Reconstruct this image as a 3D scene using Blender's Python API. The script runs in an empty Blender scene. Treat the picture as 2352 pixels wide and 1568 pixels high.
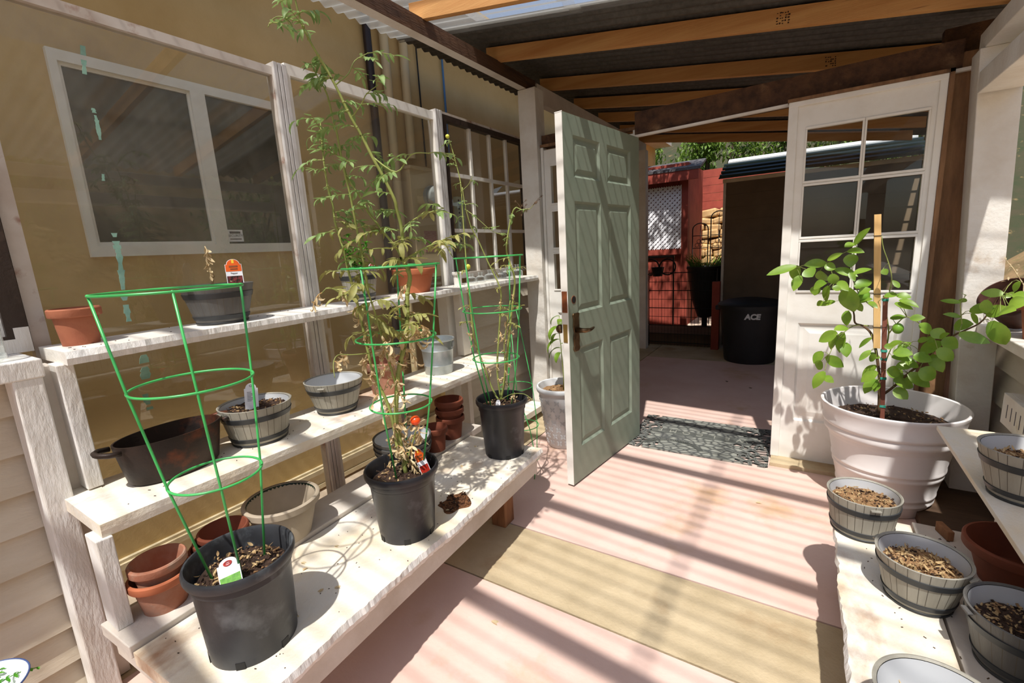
import bpy, math, random
from mathutils import Vector, Matrix, Euler, Quaternion
R=math.radians
C=bpy.context.scene.collection
SC=bpy.context.scene
rnd=random.Random(7)

# ------------------------------------------------------------------ camera, sky, sun, exposure
def set_camera():
    yaw,pit,rol=R(-33.0),R(-11.0),R(-3.3)
    f=Vector((math.sin(yaw)*math.cos(pit),math.cos(yaw)*math.cos(pit),math.sin(pit)))
    r=Vector((math.cos(yaw),-math.sin(yaw),0)); u=r.cross(f)
    r2=r*math.cos(rol)+u*math.sin(rol); u2=-r*math.sin(rol)+u*math.cos(rol)
    cam=bpy.data.cameras.new('camera'); o=bpy.data.objects.new('camera',cam); C.objects.link(o)
    cam.sensor_width=36; cam.lens=1054/2352*36; cam.clip_start=.02; cam.clip_end=200
    m=Matrix((r2,u2,-f)).transposed().to_4x4(); m.translation=Vector((0,0,1.36)); o.matrix_world=m
    SC.camera=o
set_camera()
SUN=Vector((-.12,.52,-1)).normalized()
w=bpy.data.worlds.new('sky'); SC.world=w; w.use_nodes=True
nt=w.node_tree; nt.nodes.clear()
sk=nt.nodes.new('ShaderNodeTexSky'); sk.sky_type='NISHITA'; sk.sun_disc=False
sk.sun_elevation=R(61); sk.sun_rotation=R(180); sk.air_density=1.0; sk.dust_density=1.5
bg=nt.nodes.new('ShaderNodeBackground'); bg.inputs[1].default_value=.13
wo=nt.nodes.new('ShaderNodeOutputWorld')
nt.links.new(sk.outputs[0],bg.inputs[0]); nt.links.new(bg.outputs[0],wo.inputs[0])
sl=bpy.data.lights.new('sun','SUN'); sl.energy=5.6; sl.angle=R(.8); sl.color=(1,.965,.91)
so=bpy.data.objects.new('sun',sl); C.objects.link(so); so.rotation_euler=SUN.to_track_quat('-Z','Y').to_euler()
so.location=(0,-3,8)
vs=SC.view_settings; vs.view_transform='Standard'; vs.look='None'; vs.gamma=1; vs.exposure=0.38; vs.use_curve_mapping=False

# ------------------------------------------------------------------ materials
def hexc(r,g,b):
    f=lambda v:((v/255+.055)/1.055)**2.4 if v>10 else v/255/12.92
    return (f(r),f(g),f(b),1)
def M(name,c,rough=.6,c2=None,scale=8,mixlo=.35,mixhi=.7,stain=None,sscale=3,slo=.58,shi=.7,bump=0,bscale=60,metal=0,stretch=(1,1,1),spec=.4,trans=0,coat=0,detail=6):
    m=bpy.data.materials.new(name); m.use_nodes=True; n=m.node_tree; b=n.nodes['Principled BSDF']
    b.inputs['Roughness'].default_value=rough; b.inputs['Metallic'].default_value=metal
    b.inputs['Specular IOR Level'].default_value=spec
    if coat: b.inputs['Coat Weight'].default_value=coat; b.inputs['Coat Roughness'].default_value=.15
    b.inputs['Base Color'].default_value=c
    if not(c2 or stain or bump or trans): return m
    tc=n.nodes.new('ShaderNodeTexCoord'); mp=n.nodes.new('ShaderNodeMapping'); mp.inputs['Scale'].default_value=stretch
    n.links.new(tc.outputs['Object'],mp.inputs['Vector'])
    col=None
    def noise(s,off=0,det=detail):
        t=n.nodes.new('ShaderNodeTexNoise'); t.inputs['Scale'].default_value=s; t.inputs['Detail'].default_value=det
        t.inputs['Roughness'].default_value=.6
        if off:
            a=n.nodes.new('ShaderNodeVectorMath'); a.inputs[1].default_value=(off,off*.7,off*1.3)
            n.links.new(mp.outputs[0],a.inputs[0]); n.links.new(a.outputs[0],t.inputs['Vector'])
        else: n.links.new(mp.outputs[0],t.inputs['Vector'])
        return t
    def layer(prev,cc,s,lo,hi,off):
        t=noise(s,off); mr=n.nodes.new('ShaderNodeMapRange'); mr.inputs[1].default_value=lo; mr.inputs[2].default_value=hi
        n.links.new(t.outputs['Fac'],mr.inputs[0])
        mx=n.nodes.new('ShaderNodeMix'); mx.data_type='RGBA'
        n.links.new(mr.outputs[0],mx.inputs[0])
        if prev is None: mx.inputs[6].default_value=c
        else: n.links.new(prev,mx.inputs[6])
        mx.inputs[7].default_value=cc
        return mx.outputs[2]
    if c2: col=layer(col,c2,scale,mixlo,mixhi,0)
    if stain: col=layer(col,stain,sscale,slo,shi,13.7)
    if col is not None: n.links.new(col,b.inputs['Base Color'])
    if bump:
        t=noise(bscale,5.1,4); bp=n.nodes.new('ShaderNodeBump'); bp.inputs['Strength'].default_value=bump; bp.inputs['Distance'].default_value=.01
        n.links.new(t.outputs['Fac'],bp.inputs['Height']); n.links.new(bp.outputs[0],b.inputs['Normal'])
    if trans:   # thin leaf: light passes through
        tr=n.nodes.new('ShaderNodeBsdfTranslucent'); ms=n.nodes.new('ShaderNodeMixShader'); ms.inputs[0].default_value=trans
        if col is not None: n.links.new(col,tr.inputs[0])
        else: tr.inputs[0].default_value=c
        o=n.nodes['Material Output']; n.links.new(b.outputs[0],ms.inputs[1]); n.links.new(tr.outputs[0],ms.inputs[2]); n.links.new(ms.outputs[0],o.inputs[0])
    return m
def Mglass(name,tint=(.93,.96,.94,1),rough=.0,dirt=0.06,refl=1.0,edge=0):
    m=bpy.data.materials.new(name); m.use_nodes=True; n=m.node_tree; n.nodes.clear()
    o=n.nodes.new('ShaderNodeOutputMaterial'); t=n.nodes.new('ShaderNodeBsdfTransparent'); t.inputs[0].default_value=tint
    g=n.nodes.new('ShaderNodeBsdfGlossy'); g.inputs['Roughness'].default_value=rough
    fr=n.nodes.new('ShaderNodeFresnel'); fr.inputs[0].default_value=1.5
    ml=n.nodes.new('ShaderNodeMath'); ml.operation='MULTIPLY'; ml.inputs[1].default_value=refl
    ge=n.nodes.new('ShaderNodeNewGeometry'); iv=n.nodes.new('ShaderNodeMath'); iv.operation='SUBTRACT'; iv.inputs[0].default_value=1; n.links.new(ge.outputs['Backfacing'],iv.inputs[1])
    m0=n.nodes.new('ShaderNodeMath'); m0.operation='MULTIPLY'; n.links.new(fr.outputs[0],m0.inputs[0]); n.links.new(iv.outputs[0],m0.inputs[1]); n.links.new(m0.outputs[0],ml.inputs[0])
    m1=n.nodes.new('ShaderNodeMixShader'); n.links.new(ml.outputs[0],m1.inputs[0]); n.links.new(t.outputs[0],m1.inputs[1]); n.links.new(g.outputs[0],m1.inputs[2])
    d=n.nodes.new('ShaderNodeBsdfDiffuse'); d.inputs[0].default_value=(.55,.5,.42,1)
    tc=n.nodes.new('ShaderNodeTexCoord'); nz=n.nodes.new('ShaderNodeTexNoise'); nz.inputs['Scale'].default_value=2.2; nz.inputs['Detail'].default_value=8
    n.links.new(tc.outputs['Object'],nz.inputs['Vector'])
    mr=n.nodes.new('ShaderNodeMapRange'); mr.inputs[1].default_value=.4; mr.inputs[2].default_value=.75; mr.inputs[4].default_value=dirt*2; mr.inputs[3].default_value=dirt*.4
    n.links.new(nz.outputs['Fac'],mr.inputs[0])
    m2=n.nodes.new('ShaderNodeMixShader'); n.links.new(mr.outputs[0],m2.inputs[0]); n.links.new(m1.outputs[0],m2.inputs[1]); n.links.new(d.outputs[0],m2.inputs[2])
    if edge:   # pale glint mixed in at grazing angles so round glass shows
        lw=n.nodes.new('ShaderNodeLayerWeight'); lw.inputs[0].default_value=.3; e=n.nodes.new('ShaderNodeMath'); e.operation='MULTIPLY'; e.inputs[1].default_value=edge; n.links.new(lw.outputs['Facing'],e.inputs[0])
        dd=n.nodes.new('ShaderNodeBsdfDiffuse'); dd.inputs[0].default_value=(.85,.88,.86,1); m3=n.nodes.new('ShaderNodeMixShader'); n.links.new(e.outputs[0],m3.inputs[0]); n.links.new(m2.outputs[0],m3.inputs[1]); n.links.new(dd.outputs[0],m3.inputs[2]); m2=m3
    n.links.new(m2.outputs[0],o.inputs[0]); return m
def Mclear_roof():
    m=bpy.data.materials.new('clear_corrugated'); m.use_nodes=True; n=m.node_tree; n.nodes.clear()
    o=n.nodes.new('ShaderNodeOutputMaterial'); t=n.nodes.new('ShaderNodeBsdfTransparent')
    lw=n.nodes.new('ShaderNodeLayerWeight'); lw.inputs[0].default_value=.5
    mr=n.nodes.new('ShaderNodeMapRange'); mr.inputs[1].default_value=.2; mr.inputs[2].default_value=.62; mr.inputs[3].default_value=.95; mr.inputs[4].default_value=.34
    n.links.new(lw.outputs['Facing'],mr.inputs[0])
    cb=n.nodes.new('ShaderNodeCombineColor')
    for i in range(3): n.links.new(mr.outputs[0],cb.inputs[i])
    n.links.new(cb.outputs[0],t.inputs[0])
    tl=n.nodes.new('ShaderNodeBsdfTranslucent'); tl.inputs[0].default_value=(.86,.84,.78,1)
    df=n.nodes.new('ShaderNodeBsdfDiffuse'); df.inputs[0].default_value=(.7,.7,.66,1)
    a=n.nodes.new('ShaderNodeMixShader'); a.inputs[0].default_value=.5; n.links.new(tl.outputs[0],a.inputs[1]); n.links.new(df.outputs[0],a.inputs[2])
    b=n.nodes.new('ShaderNodeMixShader'); b.inputs[0].default_value=.26; n.links.new(t.outputs[0],b.inputs[1]); n.links.new(a.outputs[0],b.inputs[2])
    n.links.new(b.outputs[0],o.inputs[0]); return m
MT={}
MT['white_wood']=M('white_painted_wood',hexc(226,222,214),.65,hexc(208,198,184),5,.4,.75,hexc(170,140,105),4.5,.66,.80,bump=.25,bscale=45)
MT['white_rough']=M('rough_painted_wood',hexc(232,230,226),.7,hexc(214,208,198),9,.4,.75,hexc(120,92,62),7,.72,.80,bump=.45,bscale=34,stretch=(2,2,.5))
MT['white_stained']=M('stained_bench_paint',hexc(232,226,214),.65,hexc(230,212,180),3,.42,.68,hexc(156,100,50),3.1,.55,.76,bump=.3,bscale=50,stretch=(1.6,.8,1))
MT['trim_white']=M('trim_paint',hexc(234,231,224),.5,hexc(222,216,205),6,.45,.8,bump=.08,bscale=30)
MT['grey_paint']=M('greyed_white_paint',hexc(214,206,196),.7,hexc(190,178,164),4,.4,.75,bump=.2,bscale=40)
MT['siding']=M('cream_siding_paint',hexc(206,197,180),.7,hexc(184,170,148),4,.4,.8,hexc(120,100,78),9,.7,.82,bump=.2,bscale=30,stretch=(1,.5,2))
MT['brown_wood']=M('old_brown_timber',hexc(96,66,44),.8,hexc(58,38,26),6,.35,.7,hexc(140,108,78),3,.6,.8,bump=.5,bscale=40,stretch=(3,.4,3))
MT['post_wood']=M('weathered_post_timber',hexc(152,114,80),.8,hexc(96,68,46),5,.35,.7,hexc(40,28,20),7,.64,.75,bump=.5,bscale=40,stretch=(3,3,.5))
MT['fir']=M('fir_joist_timber',hexc(208,158,98),.6,hexc(180,122,66),5,.3,.7,hexc(120,66,30),9,.68,.78,bump=.15,bscale=60,stretch=(.25,4,4))
MT['foot_wood']=M('raw_red_timber',hexc(152,106,70),.8,hexc(118,76,48),8,.35,.7,bump=.3,stretch=(4,4,.6))
MT['dark_frame']=M('dark_brown_frame_paint',hexc(52,40,34),.5,hexc(84,66,54),14,.55,.8,hexc(190,180,168),11,.68,.76,bump=.2)
MT['alu']=M('aluminium_frame',hexc(224,222,220),.35,hexc(196,190,184),7,.4,.8,hexc(140,96,62),9,.70,.84,metal=.35)
MT['soil_stain']=M('brown_soil_stain',hexc(120,78,46),.95,hexc(78,48,28),40,.35,.65,hexc(160,118,78),30,.6,.7)
MT['rusty_white']=M('rusty_white_rail',hexc(206,198,190),.5,hexc(180,164,150),6,.4,.8,hexc(140,84,52),8,.56,.7,metal=.15)
MT['glass']=Mglass('window_pane',(.94,.95,.93,1),0,.05,1.7)
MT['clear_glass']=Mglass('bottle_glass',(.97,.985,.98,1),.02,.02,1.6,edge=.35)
MT['house_glass']=M('dark_house_pane',hexc(44,46,38),.08,hexc(66,66,54),3,.4,.7,spec=.5,stretch=(1,3,.6))
MT['stucco']=M('tan_stucco',hexc(210,180,126),.85,hexc(194,162,106),2,.35,.7,hexc(168,136,92),1.3,.6,.8,bump=.12,bscale=70)
MT['plinth']=M('cream_plinth',hexc(222,206,174),.8,hexc(196,174,136),4,.4,.8,bump=.2)
MT['concrete']=M('bare_concrete',hexc(196,178,146),.8,hexc(168,150,118),3,.35,.7,hexc(150,116,76),2.2,.58,.8,bump=.3,bscale=90)
MT['pink']=M('pink_concrete',hexc(222,194,182),.75,hexc(212,178,164),2.5,.35,.7,hexc(198,160,122),1.7,.57,.72,bump=.12,bscale=70)
MT['groove']=M('dark_groove_dirt',hexc(78,60,44),.95)
MT['metal_roof']=M('galvanised_roof_sheet',hexc(88,84,78),.5,hexc(66,62,58),40,.35,.7,hexc(60,52,46),3,.55,.75,metal=.3)
MT['clear_roof']=Mclear_roof()
MT['green_door']=M('sage_green_door_paint',hexc(130,140,124),.5,hexc(120,132,116),5,.4,.7,bump=.08,bscale=30)
MT['brass']=M('aged_brass',hexc(128,104,76),.3,hexc(84,66,48),20,.4,.7,metal=.9)
MT['bright_brass']=M('brass_plate',hexc(190,160,96),.3,metal=.9)
MT['rust']=M('rusted_plate',hexc(140,76,38),.7,hexc(92,50,28),20,.4,.7)
MT['black_plastic']=M('black_nursery_plastic',hexc(38,38,42),.36,hexc(52,52,56),6,.45,.8,hexc(108,112,114),5,.62,.82,bump=.05)
MT['black_dusty']=M('dusty_black_plastic',hexc(44,45,48),.42,hexc(60,62,66),4,.4,.7,hexc(120,126,130),9,.5,.8,bump=.05)
MT['bin_black']=M('black_bin_plastic',hexc(28,28,30),.55,hexc(36,36,38),5)
MT['terracotta']=M('terracotta',hexc(164,100,72),.8,hexc(148,84,60),6,.4,.7,hexc(206,176,160),5,.6,.74,bump=.15,bscale=70)
MT['terra_bright']=M('terracotta_orange',hexc(184,108,72),.75,hexc(170,94,62),5,.4,.7)
MT['terra_pale']=M('terracotta_limed',hexc(158,98,72),.85,hexc(176,134,112),7,.4,.7,hexc(150,140,124),6,.54,.68,bump=.2,bscale=60)
MT['terra_dark']=M('terracotta_brown',hexc(124,64,42),.75,hexc(100,52,36),6,.4,.7)
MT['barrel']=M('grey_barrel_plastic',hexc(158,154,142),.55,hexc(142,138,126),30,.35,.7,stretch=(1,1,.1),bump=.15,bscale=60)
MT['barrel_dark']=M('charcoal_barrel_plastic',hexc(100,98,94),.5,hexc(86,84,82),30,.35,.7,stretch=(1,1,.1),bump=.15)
MT['hoop']=M('dark_hoop_plastic',hexc(50,52,54),.4)
MT['barrel_in']=M('pale_grey_inside',hexc(190,192,194),.5)
MT['barrel_line']=M('barrel_seam_line',hexc(92,86,76),.7)
MT['beige_plastic']=M('beige_bowl_plastic',hexc(176,162,142),.6,hexc(160,146,126),6)
MT['dark_green']=M('dark_green_inside',hexc(22,40,30),.45)
MT['white_plastic']=M('white_pot_plastic',hexc(236,232,230),.4,hexc(228,222,220),4,spec=.5)
MT['white_glaze']=M('white_glazed_pot',hexc(226,228,230),.4,hexc(208,212,216),5,bump=.05)
MT['iron']=M('cast_iron',hexc(44,36,32),.5,hexc(58,44,36),8,.4,.7,hexc(120,62,34),6,.54,.72,bump=.15,metal=.4)
MT['galv']=M('galvanised_metal',hexc(176,182,184),.38,hexc(150,158,160),10,.4,.7,metal=.6)
MT['soil']=M('potting_soil',hexc(74,54,42),.95,hexc(44,30,22),45,.35,.65,hexc(130,100,76),70,.66,.72,bump=1,bscale=70)
MT['dry_soil']=M('dry_pale_soil',hexc(164,130,92),.95,hexc(132,98,66),40,.35,.65,hexc(196,168,128),60,.64,.7,bump=1,bscale=70)
MT['litter']=M('dead_leaf_litter',hexc(206,180,134),.85,hexc(160,126,84),20,trans=.2)
MT['leaf']=M('green_tomato_leaf',hexc(146,170,104),.5,hexc(108,140,72),25,trans=.3)
MT['leaf_olive']=M('olive_tomato_leaf',hexc(172,168,100),.55,hexc(140,142,78),25,trans=.3)
MT['leaf_dead']=M('withered_leaf',hexc(228,210,170),.8,hexc(192,164,120),30,trans=.25)
MT['stem']=M('green_stem',hexc(156,164,92),.55,hexc(128,140,72),12)
MT['stem_brown']=M('brown_stem',hexc(96,72,48),.8)
MT['lemon_leaf']=M('glossy_lemon_leaf',hexc(150,180,66),.36,hexc(112,152,50),9,.3,.7,trans=.35,spec=.5)
MT['herb']=M('fresh_herb_leaf',hexc(96,170,40),.5,hexc(60,130,30),20,trans=.3)
MT['wire']=M('green_coated_wire',hexc(66,176,92),.35,spec=.6)
MT['stake']=M('pale_pine_stake',hexc(222,184,124),.65,hexc(204,160,98),8,.4,.7,stretch=(4,4,.4))
MT['stake_red']=M('reddish_brown_stake',hexc(122,70,54),.7,hexc(150,100,80),10,.5,.8)
MT['tie']=M('teal_tie_tape',hexc(40,140,120),.5)
MT['cord']=M('black_cord',hexc(28,28,28),.6)
MT['rubber']=None
MT['tag_white']=M('white_tag_plastic',hexc(236,236,240),.45)
MT['tag_orange']=M('orange_tag_print',hexc(226,96,30),.45)
MT['tag_red']=M('red_tag_print',hexc(196,50,30),.45,hexc(120,24,18),60)
MT['tag_photo']=M('dark_photo_print',hexc(120,50,50),.45,hexc(40,26,22),70,.45,.55,hexc(220,190,160),60,.62,.66)
MT['tag_green']=M('green_photo_print',hexc(120,180,70),.45,hexc(60,120,40),60)
MT['tag_yellow']=M('yellow_print',hexc(240,200,60),.45)
MT['ink']=M('grey_ink',hexc(70,66,74),.6)
MT['tomato_red']=M('ripe_tomato_skin',hexc(236,76,20),.3,spec=.6)
MT['tomato_yellow']=M('unripe_tomato_skin',hexc(206,206,80),.35)
MT['lime_skin']=M('green_citrus_skin',hexc(112,156,50),.4)
MT['cream_pipe']=M('cream_painted_pipe',hexc(206,184,142),.6)
MT['dark_pipe']=M('dark_brown_pipe',hexc(42,30,28),.5)
MT['blue_cable']=M('blue_cable',hexc(74,120,170),.5)
MT['grey_metal']=M('meter_metal',hexc(168,174,174),.35,metal=.5)
MT['notice']=M('faded_red_notice',hexc(176,120,110),.7,hexc(200,170,150),80,.5,.6,stretch=(1,.3,6))
MT['vent']=M('pale_green_vent',hexc(206,214,190),.5)
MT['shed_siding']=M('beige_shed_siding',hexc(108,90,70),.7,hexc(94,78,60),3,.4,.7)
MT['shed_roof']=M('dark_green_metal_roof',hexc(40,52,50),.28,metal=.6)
MT['ridge']=M('ridge_glare_and_bar_white',hexc(236,240,242),.25)  # near white stands in for sun glare on the ridge; meter bar shares it
MT['red_wood']=M('red_stained_boards',hexc(150,66,50),.75,hexc(124,50,38),4,.4,.7,bump=.1)
MT['lattice']=M('white_lattice',hexc(236,236,240),.6)
MT['shingle']=M('dark_shingles',hexc(88,84,86),.85,hexc(60,56,58),20,bump=.4)
MT['stone']=M('tan_stone',hexc(206,170,118),.85,hexc(170,132,86),5,.35,.7,hexc(232,208,166),9,.6,.75,bump=.4,bscale=25)
MT['paver']=M('pale_paver',hexc(206,186,166),.85,hexc(180,160,140),6,bump=.2)
MT['dirt']=M('dry_hillside_earth',hexc(150,122,86),.95,hexc(96,82,52),3,.35,.7,hexc(84,100,48),5,.55,.7,bump=.6,bscale=12)
MT['tree_leaf']=M('sunny_tree_leaf',hexc(122,148,56),.5,hexc(70,100,36),6,.3,.7,trans=.35)
MT['forest']=M('forest_floor',hexc(60,54,36),.95,hexc(44,52,28),3,.35,.7,hexc(110,92,60),7,.6,.7,bump=.6,bscale=12)
MT['glass_clean']=Mglass('clean_pane',(.95,.96,.94,1),0,.015,1.0)
MT['bark']=M('bark',hexc(92,72,54),.9,hexc(60,46,34),12,bump=.6)
MT['black_iron']=M('black_wire_iron',hexc(26,24,24),.5)
MT['enamel']=M('white_enamel',hexc(228,232,230),.3,spec=.6)
MT['blue_rim']=M('blue_enamel_rim',hexc(70,90,140),.4)
MT['wicker']=M('dark_brown_pot',hexc(84,52,40),.6,hexc(62,38,30),20)
MT['dark_planks']=M('dark_wet_planks',hexc(92,70,52),.85,hexc(64,48,36),5,.4,.7,bump=.4,stretch=(.5,3,1))
MT['teal_paint']=M('old_teal_paint_streak',hexc(150,190,172),.7,hexc(120,160,146),20)
MT['stamp']=M('black_lumber_stamp',hexc(58,34,20),.8)
MT['letter_grey']=M('pale_grey_lettering',hexc(206,206,204),.5)

# ------------------------------------------------------------------ mesh helpers
class G:
    def __init__(s): s.v=[];s.f=[];s.m=[]
    def add(s,vs,fs,mi=0):
        o=len(s.v); s.v+= [tuple(v) for v in vs]; s.f+=[tuple(i+o for i in f) for f in fs]; s.m+=[mi]*len(fs); return s
    def box(s,x0,x1,y0,y1,z0,z1,mi=0):
        v=[(x,y,z) for z in (z0,z1) for y in (y0,y1) for x in (x0,x1)]
        return s.add(v,[(0,2,3,1),(4,5,7,6),(0,1,5,4),(2,6,7,3),(0,4,6,2),(1,3,7,5)],mi)
    def obox(s,c,sx,sy,sz,rot,mi=0):
        q=Euler(rot).to_matrix(); c=Vector(c)
        v=[c+q@Vector((x*sx/2,y*sy/2,z*sz/2)) for z in (-1,1) for y in (-1,1) for x in (-1,1)]
        return s.add(v,[(0,2,3,1),(4,5,7,6),(0,1,5,4),(2,6,7,3),(0,4,6,2),(1,3,7,5)],mi)
    def hexa(s,p,mi=0):   # 8 corners: bottom 4 ccw, top 4 ccw
        return s.add(p,[(3,2,1,0),(4,5,6,7),(0,1,5,4),(1,2,6,5),(2,3,7,6),(3,0,4,7)],mi)
    def lathe(s,prof,seg=48,c=(0,0,0),sx=1,sy=1,mi=0,mats=None,ripple=0,nr=0):
        vs=[];n=len(prof)
        for r,z in prof:
            for k in range(seg):
                t=2*math.pi*k/seg; rr=r*(1+ripple*math.cos(nr*t))
                vs.append((c[0]+rr*sx*math.cos(t),c[1]+rr*sy*math.sin(t),c[2]+z))
        fs=[];o=len(s.v);s.v+=vs
        for i in range(n-1):
            for k in range(seg):
                a=i*seg+k;b=i*seg+(k+1)%seg
                s.f.append((o+a,o+b,o+b+seg,o+a+seg)); s.m.append(mats[i] if mats else mi)
        for i,flip in ((0,1),(n-1,0)):
            if prof[i][0]>1e-4:
                pass
        return s
    def lathe_cols(s,prof,angs,colmat,rowok,mi=0):
        n=len(prof);m=len(angs);o=len(s.v)
        for r,z in prof:
            for a in angs: s.v.append((r*math.cos(a),r*math.sin(a),z))
        for i in range(n-1):
            for k in range(m):
                a=i*m+k;b=i*m+(k+1)%m
                s.f.append((o+a,o+b,o+b+m,o+a+m)); s.m.append(colmat if (k%5==0 and rowok(i)) else mi)
        return s
    def disc(s,r,z,c=(0,0,0),seg=48,mi=0,sx=1,sy=1,up=True):
        vs=[(c[0]+r*sx*math.cos(2*math.pi*k/seg),c[1]+r*sy*math.sin(2*math.pi*k/seg),c[2]+z) for k in range(seg)]
        f=tuple(range(seg)); return s.add(vs,[f if up else f[::-1]],mi)
    def tube(s,pts,r,seg=8,mi=0,closed=False,caps=True):
        pts=[Vector(p) for p in pts]; n=len(pts)
        rr=r if isinstance(r,(list,tuple)) else [r]*n
        if isinstance(r,tuple) and len(r)==2 and n!=2: rr=[r[0]+(r[1]-r[0])*i/(n-1) for i in range(n)]
        o=len(s.v); prev=None
        for i,p in enumerate(pts):
            a=pts[(i-1)%n] if (closed or i>0) else p; b=pts[(i+1)%n] if (closed or i<n-1) else p
            t=(b-a); t=t.normalized() if t.length>1e-9 else Vector((0,0,1))
            if prev is None:
                ref=Vector((0,0,1)) if abs(t.z)<.9 else Vector((1,0,0)); x=t.cross(ref).normalized()
            else:
                x=prev-t*prev.dot(t); x=x.normalized() if x.length>1e-6 else t.orthogonal().normalized()
            prev=x; y=t.cross(x)
            for k in range(seg):
                g=2*math.pi*k/seg; s.v.append(tuple(p+(x*math.cos(g)+y*math.sin(g))*rr[i]))
        m=n if closed else n-1
        for i in range(m):
            for k in range(seg):
                a=o+i*seg+k;b=o+i*seg+(k+1)%seg;j=((i+1)%n-i)*seg
                s.f.append((a,b,b+j,a+j)); s.m.append(mi)
        if caps and not closed:
            s.f.append(tuple(o+k for k in range(seg))[::-1]); s.m.append(mi)
            s.f.append(tuple(o+(n-1)*seg+k for k in range(seg))); s.m.append(mi)
        return s
    def ring(s,c,r,t,mi=0,n=48,tilt=None,seg=8):
        q=Euler(tilt).to_matrix() if tilt else Matrix.Identity(3)
        return s.tube([Vector(c)+q@Vector((r*math.cos(2*math.pi*k/n),r*math.sin(2*math.pi*k/n),0)) for k in range(n)],t,seg,mi,True)
    def leaf(s,base,d,up,L,W,curl=0,fold=.25,mi=0,n=5,tipx=0.0):
        d=Vector(d).normalized(); up=Vector(up); sd=d.cross(up)
        if sd.length<1e-4: sd=d.orthogonal()
        sd.normalize(); nn=sd.cross(d).normalized(); p=Vector(base); o=len(s.v); st=L/n
        for i in range(n+1):
            t=i/n; wv=W*.5*(math.sin(math.pi*min(1,t*.92+.06))**.8)*(1-.25*t)
            if i==n: wv=W*.02
            lift=nn*(wv*fold)
            s.v+= [tuple(p-sd*wv+lift),tuple(p),tuple(p+sd*wv+lift)]
            if i<n:
                q=Quaternion(sd,-curl/n); d=q@d; nn=q@nn; p=p+d*st
        for i in range(n):
            a=o+i*3; s.f+=[(a,a+1,a+4,a+3),(a+1,a+2,a+5,a+4)]; s.m+=[mi,mi]
        return s
    def sphere(s,c,r,mi=0,seg=16,sz=1):
        o=len(s.v); n=seg//2
        for i in range(n+1):
            a=math.pi*i/n
            for k in range(seg):
                b=2*math.pi*k/seg; s.v.append((c[0]+r*math.sin(a)*math.cos(b),c[1]+r*math.sin(a)*math.sin(b),c[2]+r*sz*math.cos(a)))
        for i in range(n):
            for k in range(seg):
                a=o+i*seg+k;b=o+i*seg+(k+1)%seg; s.f.append((a,a+seg,b+seg,b)); s.m.append(mi)
        return s
    def board(s,x0,x1,y0,y1,z0,z1,axis='y',n=24,live=0,side=1,mi=0,rough=0,seed=1,m_edge=None,dz=0):
        # plank along y with an irregular live edge on the +x side (side=1) or -x side (-1); dz = rise over its length
        r=random.Random(seed); o=len(s.v)
        ph=[r.uniform(0,6.28) for _ in range(6)]
        for i in range(n+1):
            t=i/n; y=y0+(y1-y0)*t; u=y*7
            wob=live*(.5*math.sin(u+ph[0])+.35*math.sin(2.7*u+ph[1])+.3*math.sin(6.1*u+ph[2])+r.uniform(-.35,.35)) if live else 0
            wob2=live*(.5*math.sin(u*1.3+ph[3])+.3*math.sin(4*u+ph[4])+r.uniform(-.4,.4)) if live else 0
            e=dz*t
            a0,a1=(x0,x1+wob) if side>0 else (x0+wob,x1)
            b0,b1=(x0,x1-abs(live)*.9+wob2) if side>0 else (x0+abs(live)*.9+wob2,x1)
            zm=(z0+z1)/2
            xm0,xm1=(x0,x1+live*.5+(wob+wob2)*.5) if side>0 else (x0-live*.5+(wob+wob2)*.5,x1)
            s.v+=[(a0,y,z1+e),(a1,y,z1+e),(xm1,y,zm+e),(b1,y,z0+e),(b0,y,z0+e),(xm0,y,zm+e)]
        me=mi if m_edge is None else m_edge
        for i in range(n):
            a=o+i*6
            for k in range(6):
                b=a+k;c=a+(k+1)%6
                isedge=(k in (1,2)) if side>0 else (k in (4,5))
                s.f.append((b,c,c+6,b+6)); s.m.append(me if isedge else mi)
        s.f.append(tuple(o+k for k in range(6))); s.m.append(mi)
        e=o+n*6; s.f.append(tuple(e+k for k in range(6))[::-1]); s.m.append(mi)
        return s
    def build(s,name,mats,parent=None,smooth=False,bevel=0,loc=None,autos=None):
        me=bpy.data.meshes.new(name); me.from_pydata(s.v,[],s.f)
        if not isinstance(mats,(list,tuple)): mats=[mats]
        for mm in mats: me.materials.append(MT[mm] if isinstance(mm,str) else mm)
        me.polygons.foreach_set('material_index',s.m)
        if smooth: me.polygons.foreach_set('use_smooth',[True]*len(s.f))
        me.validate(); me.update()
        o=bpy.data.objects.new(name,me); C.objects.link(o)
        if parent: o.parent=parent
        if loc: o.location=loc
        if bevel:
            b=o.modifiers.new('bevel','BEVEL'); b.width=bevel; b.segments=2; b.limit_method='ANGLE'
        if smooth and autos is not None:
            sharpen(me,autos)
        return o
def frame(g,xa,xb,y0,y1,z0,z1,wl,wr,wb,wt,mi=0):
    g.box(xa,xb,y0,y1,z0,z0+wb,mi); g.box(xa,xb,y0,y1,z1-wt,z1,mi); g.box(xa,xb,y0,y0+wl,z0+wb,z1-wt,mi); g.box(xa,xb,y1-wr,y1,z0+wb,z1-wt,mi); return g
def sharpen(me,ang):
    import bmesh
    bm=bmesh.new(); bm.from_mesh(me); lim=R(ang)
    for e in bm.edges:
        if len(e.link_faces)==2 and e.calc_face_angle(0)>lim: e.smooth=False
    bm.to_mesh(me); bm.free()
def tag(o,label,cat,group=None,kind=None):
    o['label']=label; o['category']=cat
    if group: o['group']=group
    if kind: o['kind']=kind
    return o
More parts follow.
